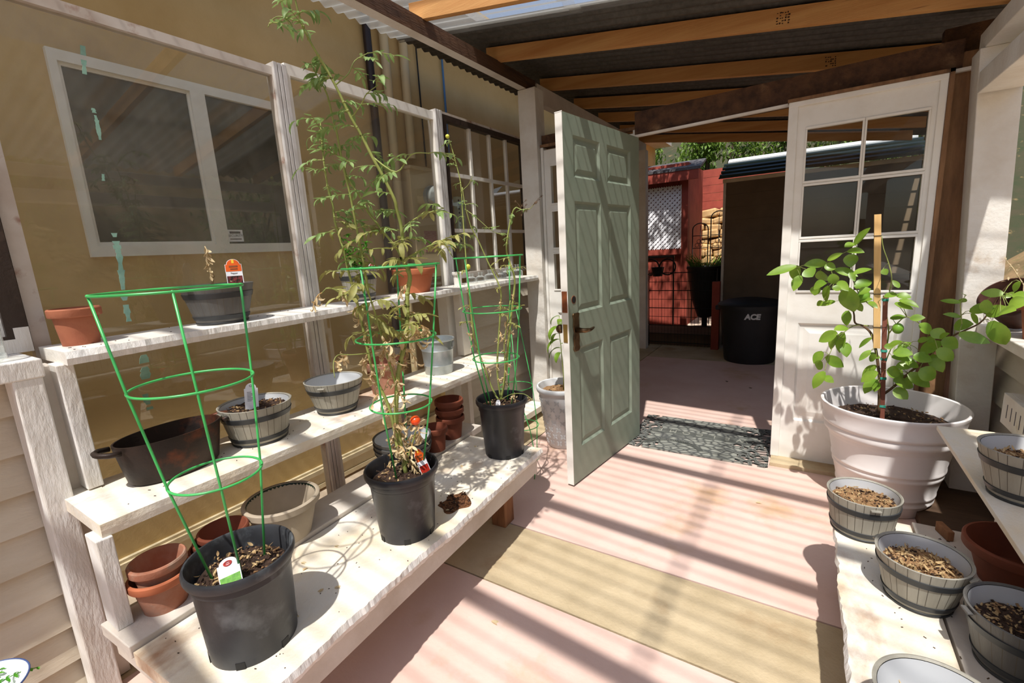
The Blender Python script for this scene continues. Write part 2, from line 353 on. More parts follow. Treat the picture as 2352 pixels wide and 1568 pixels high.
def thing(name,label,cat,loc=(0,0,0),rz=0,group=None,kind=None,rot=None):
    o=bpy.data.objects.new(name,None); C.objects.link(o); o.location=loc; o.rotation_euler=rot if rot else (0,0,rz); o.empty_display_size=.05
    return tag(o,label,cat,group,kind)
def copy_thing(root,loc,rz,label):
    r=root.copy(); C.objects.link(r); r.location=loc; r.rotation_euler=(0,0,rz); r['label']=label
    for ch in root.children:
        c=ch.copy(); C.objects.link(c); c.parent=r
        for g in ch.children:
            d=g.copy(); C.objects.link(d); d.parent=c
    return r
def struct(name,g,mats,label,cat,**k):
    return tag(g.build(name,mats,**k),label,cat,kind='structure')
def text(name,body,size,mat,parent,loc,rot,extr=.0015,shear=0,align='CENTER',offset=0):
    c=bpy.data.curves.new(name,'FONT'); c.body=body; c.size=size; c.extrude=extr; c.align_x=align; c.align_y='CENTER'; c.shear=shear; c.offset=offset
    c.materials.append(MT[mat]); tmp=bpy.data.objects.new('tmp',c); C.objects.link(tmp)
    bpy.context.view_layer.update(); me=bpy.data.meshes.new_from_object(tmp); bpy.data.objects.remove(tmp); bpy.data.curves.remove(c); me.name=name
    o=bpy.data.objects.new(name,me); C.objects.link(o); o.location=loc; o.rotation_euler=rot
    if parent: o.parent=parent
    return o

# traced stem and leaf positions (metres)
TOM = [[[-1.21,1.08,0.608],[-1.209,1.081,0.718],[-1.213,1.077,0.789],[-1.204,1.087,0.899],[-1.193,1.099,0.981],[-1.173,1.122,1.076],[-1.163,1.133,1.156],[-1.157,1.139,1.24],[-1.148,1.15,1.301],[-1.161,1.135,1.359]],[[-1.161,1.135,1.359],[-1.151,1.136,1.414],[-1.146,1.131,1.464],[-1.147,1.119,1.517],[-1.144,1.111,1.548],[-1.158,1.085,1.62],[-1.17,1.06,1.677],[-1.182,1.037,1.739],[-1.192,1.014,1.786],[-1.21,0.984,1.874],[-1.225,0.956,1.938],[-1.233,0.936,1.977],[-1.238,0.92,2.016],[-1.238,0.909,2.057],[-1.234,0.903,2.088]],[[-1.161,1.135,1.359],[-1.177,1.128,1.396],[-1.211,1.1,1.463],[-1.239,1.08,1.515],[-1.259,1.068,1.57],[-1.284,1.051,1.626],[-1.297,1.047,1.681],[-1.307,1.046,1.716]],[[-1.216,1.073,0.669],[-1.23,1.069,0.833],[-1.261,1.045,0.96],[-1.274,1.041,1.043],[-1.285,1.038,1.14],[-1.297,1.036,1.23],[-1.312,1.03,1.324],[-1.324,1.027,1.411],[-1.339,1.021,1.492],[-1.345,1.025,1.547],[-1.356,1.024,1.591],[-1.363,1.026,1.675],[-1.368,1.031,1.737],[-1.372,1.038,1.799],[-1.377,1.043,1.828]],[[-1.28,1.076,1.246],[-1.28,1.072,1.31],[-1.279,1.067,1.372],[-1.28,1.06,1.448],[-1.281,1.054,1.522],[-1.281,1.049,1.575],[-1.285,1.039,1.652],[-1.286,1.033,1.724],[-1.285,1.028,1.769],[-1.286,1.022,1.796],[-1.286,1.016,1.843],[-1.287,1.01,1.875],[-1.294,0.997,1.909],[-1.3,0.985,1.937],[-1.3,0.98,1.954]],[[-1.203,1.088,0.91],[-1.201,1.066,1.004],[-1.201,1.042,1.116],[-1.197,1.023,1.192],[-1.193,1.003,1.254],[-1.19,0.982,1.295]],[[-1.154,1.142,1.46],[-1.084,1.161,1.494],[-1.007,1.188,1.512]],[[-1.147,1.15,1.363],[-1.078,1.178,1.395],[-1.022,1.191,1.401],[-0.982,1.185,1.355]],[[-1.204,1.087,0.611],[-1.174,1.1,0.691],[-1.151,1.107,0.752],[-1.136,1.103,0.804]],[[-1.23,0.908,2.022],[-1.252,0.883,2.028],[-1.266,0.867,2.031],[-1.278,0.854,2.022],[-1.287,0.844,2.003]],[[-1.289,0.992,1.235],[-1.289,0.971,1.258],[-1.301,0.937,1.281],[-1.307,0.911,1.264]],[[-1.18,1.069,1.68],[-1.117,1.104,1.629],[-1.066,1.126,1.677],[-1.014,1.149,1.676]],[[-1.197,1.019,1.788],[-1.163,1.033,1.822],[-1.138,1.036,1.847],[-1.101,1.052,1.867]],[[-1.221,0.993,1.879],[-1.211,1.038,1.919],[-1.213,1.071,1.965],[-1.203,1.118,1.998]],[[-1.173,1.122,1.076],[-1.127,1.123,1.105],[-1.089,1.116,1.124],[-1.067,1.09,1.15]],[[-1.257,1.027,1.047],[-1.278,0.974,1.052],[-1.29,0.93,1.06],[-1.285,0.905,1.036],[-1.27,0.893,0.994]]]
PLB = [[[-1.254,1.797,0.642],[-1.236,1.81,0.726],[-1.217,1.823,0.857],[-1.202,1.833,0.986],[-1.181,1.848,1.133],[-1.17,1.856,1.235],[-1.186,1.844,1.318],[-1.195,1.838,1.379],[-1.179,1.849,1.477],[-1.162,1.861,1.544],[-1.148,1.871,1.561]],[[-1.148,1.871,1.561],[-1.117,1.872,1.547],[-1.084,1.875,1.547],[-1.054,1.875,1.567]],[[-1.263,1.791,0.643],[-1.289,1.778,0.706],[-1.323,1.76,0.841],[-1.349,1.748,0.93],[-1.36,1.746,1.08],[-1.366,1.747,1.247],[-1.369,1.75,1.41],[-1.372,1.754,1.569],[-1.374,1.758,1.686],[-1.39,1.752,1.783],[-1.405,1.748,1.851],[-1.418,1.744,1.895]],[[-1.254,1.797,0.649],[-1.257,1.788,0.796],[-1.241,1.793,0.949],[-1.221,1.8,1.117],[-1.217,1.796,1.2],[-1.254,1.763,1.324],[-1.279,1.739,1.415],[-1.301,1.717,1.484],[-1.314,1.701,1.58],[-1.316,1.694,1.655]],[[-1.25,1.8,0.648],[-1.221,1.802,0.796],[-1.209,1.792,0.929],[-1.184,1.791,1.036],[-1.159,1.79,1.14]],[[-1.343,1.736,1.566],[-1.291,1.751,1.523],[-1.227,1.775,1.46],[-1.17,1.795,1.437]],[[-1.328,1.746,0.91],[-1.341,1.719,0.979],[-1.353,1.692,0.994]],[[-1.373,1.751,1.647],[-1.334,1.76,1.672],[-1.306,1.761,1.707]],[[-1.384,1.744,1.781],[-1.408,1.727,1.802],[-1.427,1.713,1.806]],[[-1.254,1.797,0.642],[-1.186,1.796,0.68],[-1.113,1.798,0.688],[-1.059,1.786,0.666]]]
LEM = [[[0.334,2.753,0.483],[0.324,2.759,0.652],[0.299,2.766,0.801],[0.277,2.773,0.874],[0.243,2.782,0.909],[0.212,2.79,0.922],[0.203,2.796,0.974],[0.175,2.804,1.033]],[[0.175,2.804,1.033],[0.119,2.791,1.126],[0.081,2.776,1.218],[0.018,2.764,1.221],[-0.052,2.753,1.201]],[[0.275,2.761,1.003],[0.227,2.782,1.051],[0.193,2.802,1.124],[0.181,2.818,1.22],[0.195,2.832,1.292]],[[0.345,2.782,0.57],[0.379,2.761,0.619],[0.426,2.738,0.698],[0.471,2.715,0.766],[0.512,2.693,0.844],[0.553,2.671,0.899],[0.589,2.65,0.931],[0.626,2.628,0.975],[0.659,2.607,1.085],[0.683,2.587,1.135]],[[0.564,2.633,0.952],[0.558,2.633,0.991],[0.551,2.634,1.043],[0.562,2.633,1.069]],[[0.267,2.792,0.908],[0.206,2.775,0.909],[0.148,2.757,0.848],[0.115,2.736,0.764],[0.1,2.713,0.681]],[[0.341,2.752,0.881],[0.362,2.732,0.929],[0.394,2.71,0.969],[0.441,2.686,0.939],[0.475,2.664,0.917]],[[0.335,2.813,1.077],[0.339,2.813,1.135],[0.322,2.815,1.207],[0.297,2.818,1.28],[0.287,2.82,1.337]],[[0.338,2.803,0.758],[0.347,2.805,0.872],[0.331,2.811,0.982],[0.337,2.813,1.092]],[[0.336,2.783,0.686],[0.349,2.755,0.784],[0.368,2.725,0.844],[0.408,2.693,0.845]]]
LLV = [[-0.048,2.673,1.213,-0.147,2.656,1.171,0.038],[-0.044,2.788,1.21,-0.06,2.783,1.149,0.055],[-0.006,2.669,1.197,0.014,2.65,1.168,0.059],[-0.03,2.734,1.163,-0.05,2.702,1.105,0.046],[0.075,2.762,1.219,0.002,2.733,1.211,0.053],[0.078,2.706,1.236,0.124,2.689,1.26,0.033],[0.068,2.714,1.207,0.105,2.702,1.199,0.044],[0.052,2.766,1.182,0.068,2.781,1.127,0.057],[0.1,2.686,1.171,0.109,2.682,1.128,0.044],[0.113,2.751,1.189,0.182,2.716,1.16,0.041],[0.179,2.631,1.173,0.234,2.642,1.199,0.035],[0.031,2.697,1.105,0.066,2.668,1.126,0.056],[0.044,2.791,1.104,0.037,2.785,1.066,0.046],[0.093,2.717,1.11,0.069,2.726,1.042,0.052],[0.103,2.645,1.109,0.132,2.642,1.102,0.033],[0.127,2.697,1.134,0.153,2.655,1.101,0.037],[0.196,2.735,1.1,0.25,2.744,1.128,0.055],[0.162,2.666,1.107,0.175,2.66,1.007,0.086],[0.211,2.675,1.077,0.243,2.674,1.099,0.043],[0.213,2.743,1.033,0.25,2.707,1.045,0.033],[0.209,2.761,1.031,0.223,2.756,0.987,0.033],[0.123,2.748,1.032,0.066,2.763,1.007,0.03],[0.072,2.713,1.036,0.049,2.721,1.016,0.026],[0.179,2.772,1.301,0.223,2.728,1.359,0.051],[0.178,2.768,1.309,0.151,2.751,1.296,0.037],[0.154,2.711,1.275,0.197,2.67,1.275,0.036],[0.171,2.744,1.259,0.17,2.718,1.21,0.055],[0.176,2.771,0.984,0.17,2.745,0.928,0.041],[0.17,2.722,1.174,0.185,2.701,1.14,0.025],[0.179,2.729,0.908,0.136,2.702,0.895,0.045],[0.135,2.665,0.894,0.08,2.676,0.844,0.052],[0.141,2.757,0.863,0.113,2.752,0.8,0.038],[0.166,2.781,0.875,0.151,2.751,0.795,0.046],[0.178,2.768,0.824,0.182,2.733,0.773,0.046],[0.09,2.797,0.765,0.061,2.797,0.71,0.051],[0.103,2.738,0.755,0.163,2.749,0.702,0.05],[0.086,2.769,0.722,0.069,2.778,0.678,0.047],[0.098,2.65,0.697,0.061,2.633,0.627,0.049],[0.099,2.654,0.673,0.124,2.618,0.658,0.034],[0.269,2.654,0.874,0.228,2.67,0.828,0.025],[0.267,2.64,0.818,0.234,2.618,0.78,0.028],[0.297,2.695,0.786,0.272,2.709,0.751,0.029],[0.309,2.77,0.717,0.263,2.777,0.665,0.041],[0.301,2.65,0.716,0.255,2.646,0.668,0.043],[0.309,2.728,0.659,0.269,2.691,0.611,0.055],[0.316,2.723,0.646,0.305,2.703,0.612,0.033],[0.306,2.71,1.06,0.347,2.703,1.074,0.035],[0.35,2.717,1.066,0.391,2.7,1.061,0.035],[0.345,2.699,1.033,0.39,2.661,1.011,0.028],[0.358,2.688,1.048,0.406,2.644,1.033,0.028],[0.289,2.694,1.187,0.3,2.682,1.167,0.028],[0.338,2.735,0.957,0.378,2.71,0.969,0.032],[0.39,2.607,0.977,0.428,2.591,0.981,0.033],[0.426,2.627,0.948,0.467,2.625,0.916,0.05],[0.471,2.638,0.921,0.503,2.613,0.9,0.05],[0.415,2.747,0.842,0.383,2.732,0.814,0.032],[0.353,2.665,0.812,0.403,2.636,0.807,0.049],[0.352,2.686,0.785,0.406,2.64,0.785,0.032],[0.374,2.694,0.734,0.428,2.702,0.744,0.043],[0.342,2.701,0.715,0.383,2.699,0.697,0.058],[0.384,2.757,0.697,0.409,2.764,0.675,0.044],[0.372,2.726,0.666,0.44,2.725,0.643,0.069],[0.382,2.737,0.619,0.414,2.704,0.587,0.051],[0.417,2.678,0.712,0.474,2.648,0.669,0.053],[0.445,2.634,0.741,0.491,2.62,0.714,0.068],[0.422,2.651,0.798,0.473,2.64,0.784,0.062],[0.451,2.683,0.814,0.496,2.639,0.861,0.055],[0.434,2.666,0.866,0.46,2.643,0.879,0.027],[0.489,2.687,0.802,0.512,2.644,0.751,0.051],[0.489,2.593,0.85,0.529,2.576,0.81,0.052],[0.506,2.624,0.885,0.547,2.617,0.855,0.059],[0.495,2.617,0.892,0.511,2.583,0.913,0.026],[0.553,2.69,0.929,0.588,2.656,0.95,0.057],[0.543,2.559,0.925,0.61,2.524,0.897,0.044],[0.569,2.575,1.019,0.618,2.539,1.031,0.053],[0.548,2.62,1.045,0.497,2.642,1.048,0.022],[0.544,2.549,1.084,0.531,2.533,1.092,0.019],[0.569,2.632,1.05,0.548,2.647,1.054,0.022],[0.569,2.692,0.976,0.521,2.662,0.986,0.017],[0.581,2.604,1.003,0.606,2.613,0.963,0.025],[0.598,2.507,1.071,0.597,2.5,1.024,0.036],[0.641,2.503,1.096,0.591,2.514,1.094,0.038],[0.679,2.618,1.083,0.686,2.607,1.072,0.037],[0.634,2.48,1.027,0.646,2.437,1.045,0.053],[0.663,2.535,1.038,0.619,2.551,1.005,0.048],[0.624,2.528,0.984,0.664,2.522,0.895,0.061],[0.669,2.53,1.045,0.698,2.498,1.067,0.053],[0.685,2.572,1.082,0.709,2.544,1.085,0.036],[0.683,2.511,1.141,0.668,2.517,1.106,0.023],[0.354,2.688,1.104,0.331,2.697,1.131,0.021],[0.25,2.705,1.038,0.271,2.667,1.022,0.022],[0.321,2.684,0.827,0.354,2.692,0.831,0.028],[0.388,2.695,0.829,0.415,2.71,0.849,0.025],[0.328,2.612,0.849,0.36,2.585,0.871,0.028],[0.551,2.667,0.804,0.534,2.669,0.782,0.027],[0.464,2.671,0.881,0.485,2.667,0.869,0.031],[0.274,2.76,0.778,0.31,2.755,0.759,0.026],[0.403,2.69,0.766,0.441,2.677,0.744,0.032]]

# ------------------------------------------------------------------ floor and ground
g=G()
g.box(-1.62,1.2,1.756,5.55,-.1,0,0)      # pink slab through the doorway
g.box(-1.9,1.2,-2.6,1.352,-.1,0,0)       # pink slab at the near end
g.box(-2.3,1.2,1.36,1.748,-.1,0,1)       # bare concrete strip
g.box(-2.3,-1.628,1.756,6.3,-.1,0,1); g.box(-1.62,1.2,5.557,6.3,-.1,0,1); g.box(-2.3,-1.906,-2.6,1.352,-.1,-.004,1)
g.box(-2.3,1.2,-2.6,6.3,-.14,-.008,2)
struct('floor',g,['pink','concrete','groove'],'pink concrete slab floor with a bare tan strip across it','floor')
g=G(); g.box(-2.8,-2.3,-3,9,-.4,-.17); g.box(-9,-2.3,6.3,14,-.3,-.02); g.box(-2.3,9,6.3,14,-.3,-.02); g.box(1.2,9,-4,6.3,-.5,-.12)
struct('ground',g,'paver','pale paved ground outside','ground')
g=G(); g.box(.50,1.2,2.35,3.1,0,.045)
struct('trim_1',g,'dark_planks','dark damp planks on the floor at the right corner','planks')
g=G(); g.box(-.13,.52,2.99,3.16,0,.022)
struct('trim_2',g,'concrete','low sill under the fixed glazed door','sill')

# ------------------------------------------------------------------ roof
def roofz(x): return 2.735-.157*(x+1.86)
def sheet(x0,x1,y0,y1,off=0,per=.084,amp=.011,sub=12):
    g=G(); n=int((y1-y0)/per*sub); o=len(g.v); nx=8
    for i in range(n+1):
        y=y0+(y1-y0)*i/n; dz=amp*math.sin(2*math.pi*y/per)
        for k in range(nx+1):
            x=x0+(x1-x0)*k/nx; g.v.append((x,y,roofz(x)+dz+off))
    for i in range(n):
        for k in range(nx):
            a=i*(nx+1)+k; g.f.append((a,a+1,a+nx+2,a+nx+1)); g.m.append(0)
    return g
for i,(a,b,dz) in enumerate(((-2.46,-1.1,0),(-1.17,-.06,.004),(-.14,.95,0))):
    struct('ceiling',sheet(a,b,-2.6,2.60,dz),'clear_roof','clear corrugated roofing sheet, %s'%('nearest the house wall','in the middle of the roof','along the low side of the roof')[i],'roof sheet',smooth=True)
struct('ceiling',sheet(-2.46,.95,2.55,6.6,.014),'metal_roof','dark galvanised corrugated roofing beyond the clear sheets','roof sheet',smooth=True)
jy=[-2.3,-1.53,-.79,-.05,.69,1.43,2.167,2.908,3.67,4.33,4.94,5.6,6.25]
near={2.167:'first sunlit',2.908:'second',3.67:'third',4.33:'fourth',4.94:'fifth'}
for y in jy:
    g=G(); x0,x1=-1.95,.80
    zb=lambda x: 2.642-.157*(x+1.86)
    g.hexa([(x0,y-.019,zb(x0)),(x1,y-.019,zb(x1)),(x1,y+.019,zb(x1)),(x0,y+.019,zb(x0)),
            (x0,y-.019,zb(x0)+.089),(x1,y-.019,zb(x1)+.089),(x1,y+.019,zb(x1)+.089),(x0,y+.019,zb(x0)+.089)])
    o=g.build('roof_joist','fir')
    if y in near: lab='golden fir roof joist, %s one counted from the clear roof towards the garden'%near[y]
    elif y>5: lab='dark roof joist over the garden end, %s'%('just before the last one' if y<6 else 'last before the trees')
    else: lab='fir roof joist under the clear sheets overhead'
    tag(o,lab,'joist','roof joists')
    if y in (2.908,3.67):
        q=random.Random(int(y*10)); s_=G()
        xs=-.20 if y<3 else .02
        for r_ in range(5):
            for c_ in range(5):
                if q.random()<.75:
                    xx=xs+c_*.012+q.uniform(-.002,.002); zz=zb(xx)+.014+r_*.012
                    s_.box(xx,xx+q.uniform(.005,.010),y-.0196,y-.0188,zz,zz+q.uniform(.003,.008))
        s_.build('grade_stamp','stamp',o)
# header beams
g=G(); g.box(-1.925,-1.862,-2.6,3.40,2.56,2.645,0); g.box(-1.862,-1.858,-2.6,3.40,2.56,2.645,1)
struct('trim_3',g,['grey_paint','brown_wood'],'long wall header with white underside and raw brown inner face','beam')
g=G(); g.box(-1.915,-1.85,3.41,6.3,2.50,2.63)
struct('trim_4',g,'grey_paint','grey painted header running on beyond the corner post','beam')
g=G(); g.box(-1.935,-1.785,3.255,3.39,0,2.557)
struct('trim_5',g,'white_wood','square white corner post left of the doorway','post',bevel=.004)
g=G(); g.box(-1.87,-1.755,5.95,6.06,0,2.5)
struct('trim_6',g,'white_wood','far grey post at the garden end of the porch','post',bevel=.004)
g=G(); g.hexa([(-1.0,3.15,2.055),(.56,3.15,2.075),(.56,3.21,2.075),(-1.0,3.21,2.055),(-1.0,3.15,2.20),(.56,3.15,2.215),(.56,3.21,2.215),(-1.0,3.21,2.20)],0)
g.hexa([(-1.0,3.13,2.045),(.60,3.13,2.07),(.60,3.155,2.07),(-1.0,3.155,2.045),(-1.0,3.13,2.058),(.60,3.13,2.085),(.60,3.155,2.085),(-1.0,3.155,2.058)],1)
struct('trim_7',g,['brown_wood','white_wood'],'rough brown beam over the doorway with a white edge strip','beam')
g=G(); g.box(-1.0,.6,6.0,6.05,2.36,2.42)
# right side posts and plates
g=G(); g.box(.515,.64,3.16,3.25,.0,2.16)
struct('trim_8',g,'post_wood','rough weathered timber post between the glazed door and the white post','post',bevel=.003)
g=G(); g.hexa([(.675,3.0,0.02),(.80,3.0,0.02),(.80,3.13,0.02),(.675,3.13,0.02),(.585,3.0,2.12),(.73,3.0,2.12),(.73,3.13,2.12),(.585,3.13,2.12)])
struct('trim_9',g,'white_wood','broad white post in the right corner beside the rough timber one','post',bevel=.004)
g=G(); g.box(.60,.70,-2.6,3.10,2.12,2.20)
struct('trim_10',g,'white_wood','upper white wall plate on the right under the joists','beam',bevel=.004)
g=G(); g.box(.59,.735,-2.6,2.99,1.93,2.02)
struct('trim_11',g,'white_wood','lower thick white plate on the right over the opening','beam',bevel=.004)
g=G(); g.box(.50,.72,3.25,3.31,2.0,2.3)
struct('trim_12',g,'brown_wood','dark timber block above the right corner','beam')

# ------------------------------------------------------------------ left wall
def siding(g,X,y0,y1,z0,z1,h,lap=.026,side=1,mi=0):
    z=z0
    while z<z1-1e-4:
        zt=min(z+h,z1)
        g.hexa([(X-.02*side,y0,z),(X+lap*side,y0,z),(X+lap*side,y1,z),(X-.02*side,y1,z),(X-.02*side,y0,zt),(X,y0,zt),(X,y1,zt),(X-.02*side,y1,zt)] if side>0 else
               [(X+lap*side,y0,z),(X-.02*side,y0,z),(X-.02*side,y1,z),(X+lap*side,y1,z),(X,y0,zt),(X-.02*side,y0,zt),(X-.02*side,y1,zt),(X,y1,zt)],mi)
        z+=h
g=G(); siding(g,-1.99,-2.6,.36,0,1.085,.121); siding(g,-2.07,2.36,3.8,0,1.12,.165,lap=.042)
struct('wall_left',g,'siding','cream lapped board siding below the windows on the left','wall')
g=G(); g.box(-2.12,-1.865,-2.6,.358,1.08,1.135)
struct('trim_13',g,'white_rough','white window sill board at the near left','sill',bevel=.004)
g=G(); g.box(-1.965,-1.868,.288,.352,0,1.082)
struct('trim_14',g,'white_rough','white wall post under the near left sill','post',bevel=.004)
g=G(); g.box(-2.02,-1.93,.352,.392,0,1.10)
struct('trim_15',g,'grey_paint','narrow cream board between the wall post and the shelves','board')
g=G(); g.box(-2.08,-1.80,2.35,3.245,.05,.10)
struct('trim_16',g,'white_wood','low white ledge at the foot of the far left siding','ledge',bevel=.003)
g=G(); g.box(-2.05,-1.97,2.28,2.36,.0,1.10)
struct('trim_17',g,'white_wood','white wall stud where the glass meets the far siding','post')
# windows
def pane(name,X,y0,y1,z0,z1,label,th=.005,mat='glass',parent=None):
    g=G(); g.box(X-th/2,X+th/2,y0,y1,z0,z1)
    o=g.build(name,mat,parent)
    return o
w1=thing('window_1','large fixed pane on the left streaked with old teal paint','window',(-2.13,.9,1.2),kind='structure')
g=G(); frame(g,-2.15,-2.11,.395,1.374,.06,2.25,.042,.004,.04,.035)
o=g.build('window_frame',['rusty_white'],None); o.parent=w1; o.matrix_parent_inverse=Matrix.Translation((2.13,-.9,-1.2))
o=pane('glass_pane',-2.13,.437,1.372,.10,2.215,''); o.parent=w1; o.matrix_parent_inverse=Matrix.Translation((2.13,-.9,-1.2))
q=random.Random(5)
def streak(pts,wd):
    g=G()
    for (y0,z0),(y1,z1) in zip(pts[:-1],pts[1:]):
        n=6
        for i in range(n):
            t0=i/n;t1=(i+1)/n
            if q.random()<.18: continue
            a=(y0+(y1-y0)*t0,z0+(z1-z0)*t0);b=(y0+(y1-y0)*t1,z0+(z1-z0)*t1)
            w0=wd*q.uniform(.4,1);w1_=wd*q.uniform(.4,1)
            g.hexa([(-2.1272,a[0]-w0,a[1]),(-2.1256,a[0]-w0,a[1]),(-2.1256,a[0]+w0,a[1]),(-2.1272,a[0]+w0,a[1]),(-2.1272,b[0]-w1_,b[1]),(-2.1256,b[0]-w1_,b[1]),(-2.1256,b[0]+w1_,b[1]),(-2.1272,b[0]+w1_,b[1])])
    o=g.build('paint_streak','teal_paint'); o.parent=w1; o.matrix_parent_inverse=Matrix.Translation((2.13,-.9,-1.2))
for P_,w_ in zip([[(0.698, 2.132), (0.687, 2.04)], [(0.689, 1.94), (0.693, 1.895), (0.691, 1.816)], [(0.678, 1.713), (0.675, 1.69)], [(0.673, 1.509), (0.674, 1.424), (0.662, 1.281), (0.661, 1.187)], [(0.683, 1.054), (0.674, 0.961)], [(0.661, 0.904), (0.667, 0.84)]],(.008,.007,.006,.012,.018,.012)): streak(P_,w_)
g=G()
for a,b in ((1.374,1.393),(1.396,1.413),(1.416,1.438)): g.box(-2.16,-2.095,a,b,0,2.27)
struct('trim_18',g,'alu','ribbed aluminium mullion with rusty edges beside the large pane','mullion',bevel=.002)
w2=thing('window_2','fixed pane behind the tomato plant','window',(-2.13,1.95,1.2),kind='structure')
inv=Matrix.Translation((2.13,-1.95,-1.2))
g=G(); frame(g,-2.15,-2.11,1.438,2.466,.06,2.285,.024,.004,.04,.05)
o=g.build('window_frame','trim_white'); o.parent=w2; o.matrix_parent_inverse=inv
o=pane('glass_pane',-2.13,1.462,2.465,.10,2.235,''); o.parent=w2; o.matrix_parent_inverse=inv
g=G()
for a,b in ((2.466,2.485),(2.488,2.505),(2.508,2.53)): g.box(-2.16,-2.09,a,b,1.10,2.30)
struct('trim_19',g,'alu','bright aluminium mullion left of the brown framed window','mullion',bevel=.002)
w3=thing('window_3','old brown framed window above the glass bottles','window',(-2.13,3.1,1.7),kind='structure')
inv=Matrix.Translation((2.13,-3.1,-1.7))
g=G()
g.box(-2.15,-2.10,2.535,3.63,2.25,2.285); g.box(-2.15,-2.10,2.535,2.58,1.195,2.25); g.box(-2.15,-2.10,3.585,3.63,1.195,2.25)
o=g.build('window_frame','dark_frame'); o.parent=w3; o.matrix_parent_inverse=inv
g=G()
for y in (2.86,3.11,3.34): g.box(-2.142,-2.118,y-.012,y+.012,1.235,2.25)
for za,zb_ in ((1.52,1.545),(1.90,1.925)):
    for ya,yb in ((2.58,2.848),(2.872,3.098),(3.122,3.328),(3.352,3.585)): g.box(-2.142,-2.118,ya,yb,za,zb_)
o=g.build('muntin_grid','white_wood'); o.parent=w3; o.matrix_parent_inverse=inv
g=G(); g.box(-2.15,-2.10,2.58,3.585,1.195,1.235); o=g.build('bottom_rail','grey_paint'); o.parent=w3; o.matrix_parent_inverse=inv
g=G(); g.box(-2.15,-2.10,2.535,3.63,2.285,2.30)
o=g.build('top_rail','rusty_white'); o.parent=w3; o.matrix_parent_inverse=inv
o=pane('glass_pane',-2.13,2.58,3.585,1.235,2.25,''); o.parent=w3; o.matrix_parent_inverse=inv
w4=thing('window_4','brown framed window with peeling corner at the near left','window',(-2.12,-.2,1.7),kind='structure')
inv=Matrix.Translation((2.12,.2,-1.7))
g=G()
frame(g,-2.14,-2.09,-.9,.39,1.136,2.26,.06,.052,.054,.06)
o=g.build('window_frame','dark_frame'); o.parent=w4; o.matrix_parent_inverse=inv
g=G(); g.box(-2.135,-2.11,.318,.338,1.205,2.2); g.box(-2.135,-2.11,-.84,.338,1.19,1.205)
o=g.build('glazing_bead','white_rough'); o.parent=w4; o.matrix_parent_inverse=inv
g=G(); g.box(-2.0895,-2.088,.30,.39,1.136,1.18); g.box(-2.0895,-2.088,.355,.39,1.18,1.215)
o=g.build('peeled_paint','white_rough'); o.parent=w4; o.matrix_parent_inverse=inv
o=pane('glass_pane',-2.125,-.84,.32,1.2,2.2,''); o.parent=w4; o.matrix_parent_inverse=inv

# ------------------------------------------------------------------ shelving on the left
t=thing('plant_bench','low white bench with crumbling front edge holding the three black pots','bench',(-1.03,.457,0),R(2.75))
g=G(); g.board(-.445,0.0,-.125,1.46,.325,.365,n=140,live=.007,mi=0,seed=4,m_edge=1)
g.build('bench_top',['white_stained','white_rough'],t)
g=G(); g.box(-.065,-.028,-.12,1.455,.232,.325); g.build('front_apron','grey_paint',t,bevel=.003)
for (x,y) in ((-.16,1.30),(-.16,.05),(-.58,1.30),(-.58,.05)):
    g=G(); g.box(x-.04,x+.04,y-.045,y+.045,0,.325); g.build('leg','foot_wood',t,bevel=.003)
g=G(); g.box(-.63,-.45,-.13,1.58,.345,.383); g.build('back_board','grey_paint',t,bevel=.003)
for y in (-.11,1.40):
    g=G(); g.box(-.62,-.07,y,y+.035,.27,.325); g.build('cross_rail','grey_paint',t)
t=thing('middle_shelf','white middle shelf board holding the cast iron pot and bucket','shelf',(-1.74,.33,.66))
g=G(); g.board(-.19,.165,0,2.12,0,.04,n=60,live=.0015,seed=9); g.build('shelf_board','white_stained',t)
g=G(); g.box(.085,.172,-.018,.020,-.277,0); g.build('post','white_rough',t,bevel=.003)
g=G(); g.box(-.15,-.09,1.93,1.97,-.60,0); g.build('post','white_wood',t,bevel=.003)
t=thing('top_shelf','white top shelf with chipped edge under the windows','shelf',(-1.95,.40,1.106),rot=(R(.45),0,0))
g=G(); g.board(-.135,.13,0,2.84,0,.04,n=160,live=.007,seed=12,m_edge=1); g.build('shelf_board',['white_wood','white_rough'],t)
g=G(); g.box(.0,.088,-.018,.022,-.402,0); g.build('post','white_rough',t,bevel=.003)
g=G(); g.box(.02,.075,1.90,1.98,-.412,0); g.build('post','white_wood',t,bevel=.003)

# ------------------------------------------------------------------ house beyond the glass
HX=-2.75
g=G(); g.box(HX-.2,HX,-4,.80,-.2,3.6); g.box(HX-.2,HX,.80,1.80,-.2,1.48); g.box(HX-.2,HX,.80,1.80,2.28,3.6); g.box(HX-.2,HX,1.80,10,-.2,3.6)
g.box(HX-.3,HX-.2,.6,2.1,1.3,2.5)
struct('wall_house',g,'stucco','tan stucco house wall seen through the panes','wall')
g=G(); g.box(HX,HX+.02,-4,10,-.13,.0); g.box(HX,HX+.035,-4,10,-.045,-.015); g.box(HX,HX+.03,-4,10,-.15,-.12)
struct('trim_20',g,'plinth','cream plinth strip along the foot of the house wall','plinth')
g=G(); g.box(HX,-2.43,-4,10,3.25,3.32)  # eave out of view, its depth set to shade the house wall
struct('trim_21',g,'grey_paint','unseen house eave added to shade the wall','eave')
w5=thing('window_5','white framed house window with a security sticker','window',(HX,1.3,1.9),kind='structure')
inv=Matrix.Translation((-HX,-1.3,-1.9))
g=G()
frame(g,HX-.03,HX+.025,.765,1.835,1.445,2.31,.03,.05,.05,.045)
g.box(HX-.03,HX+.025,1.30,1.37,1.495,2.265)
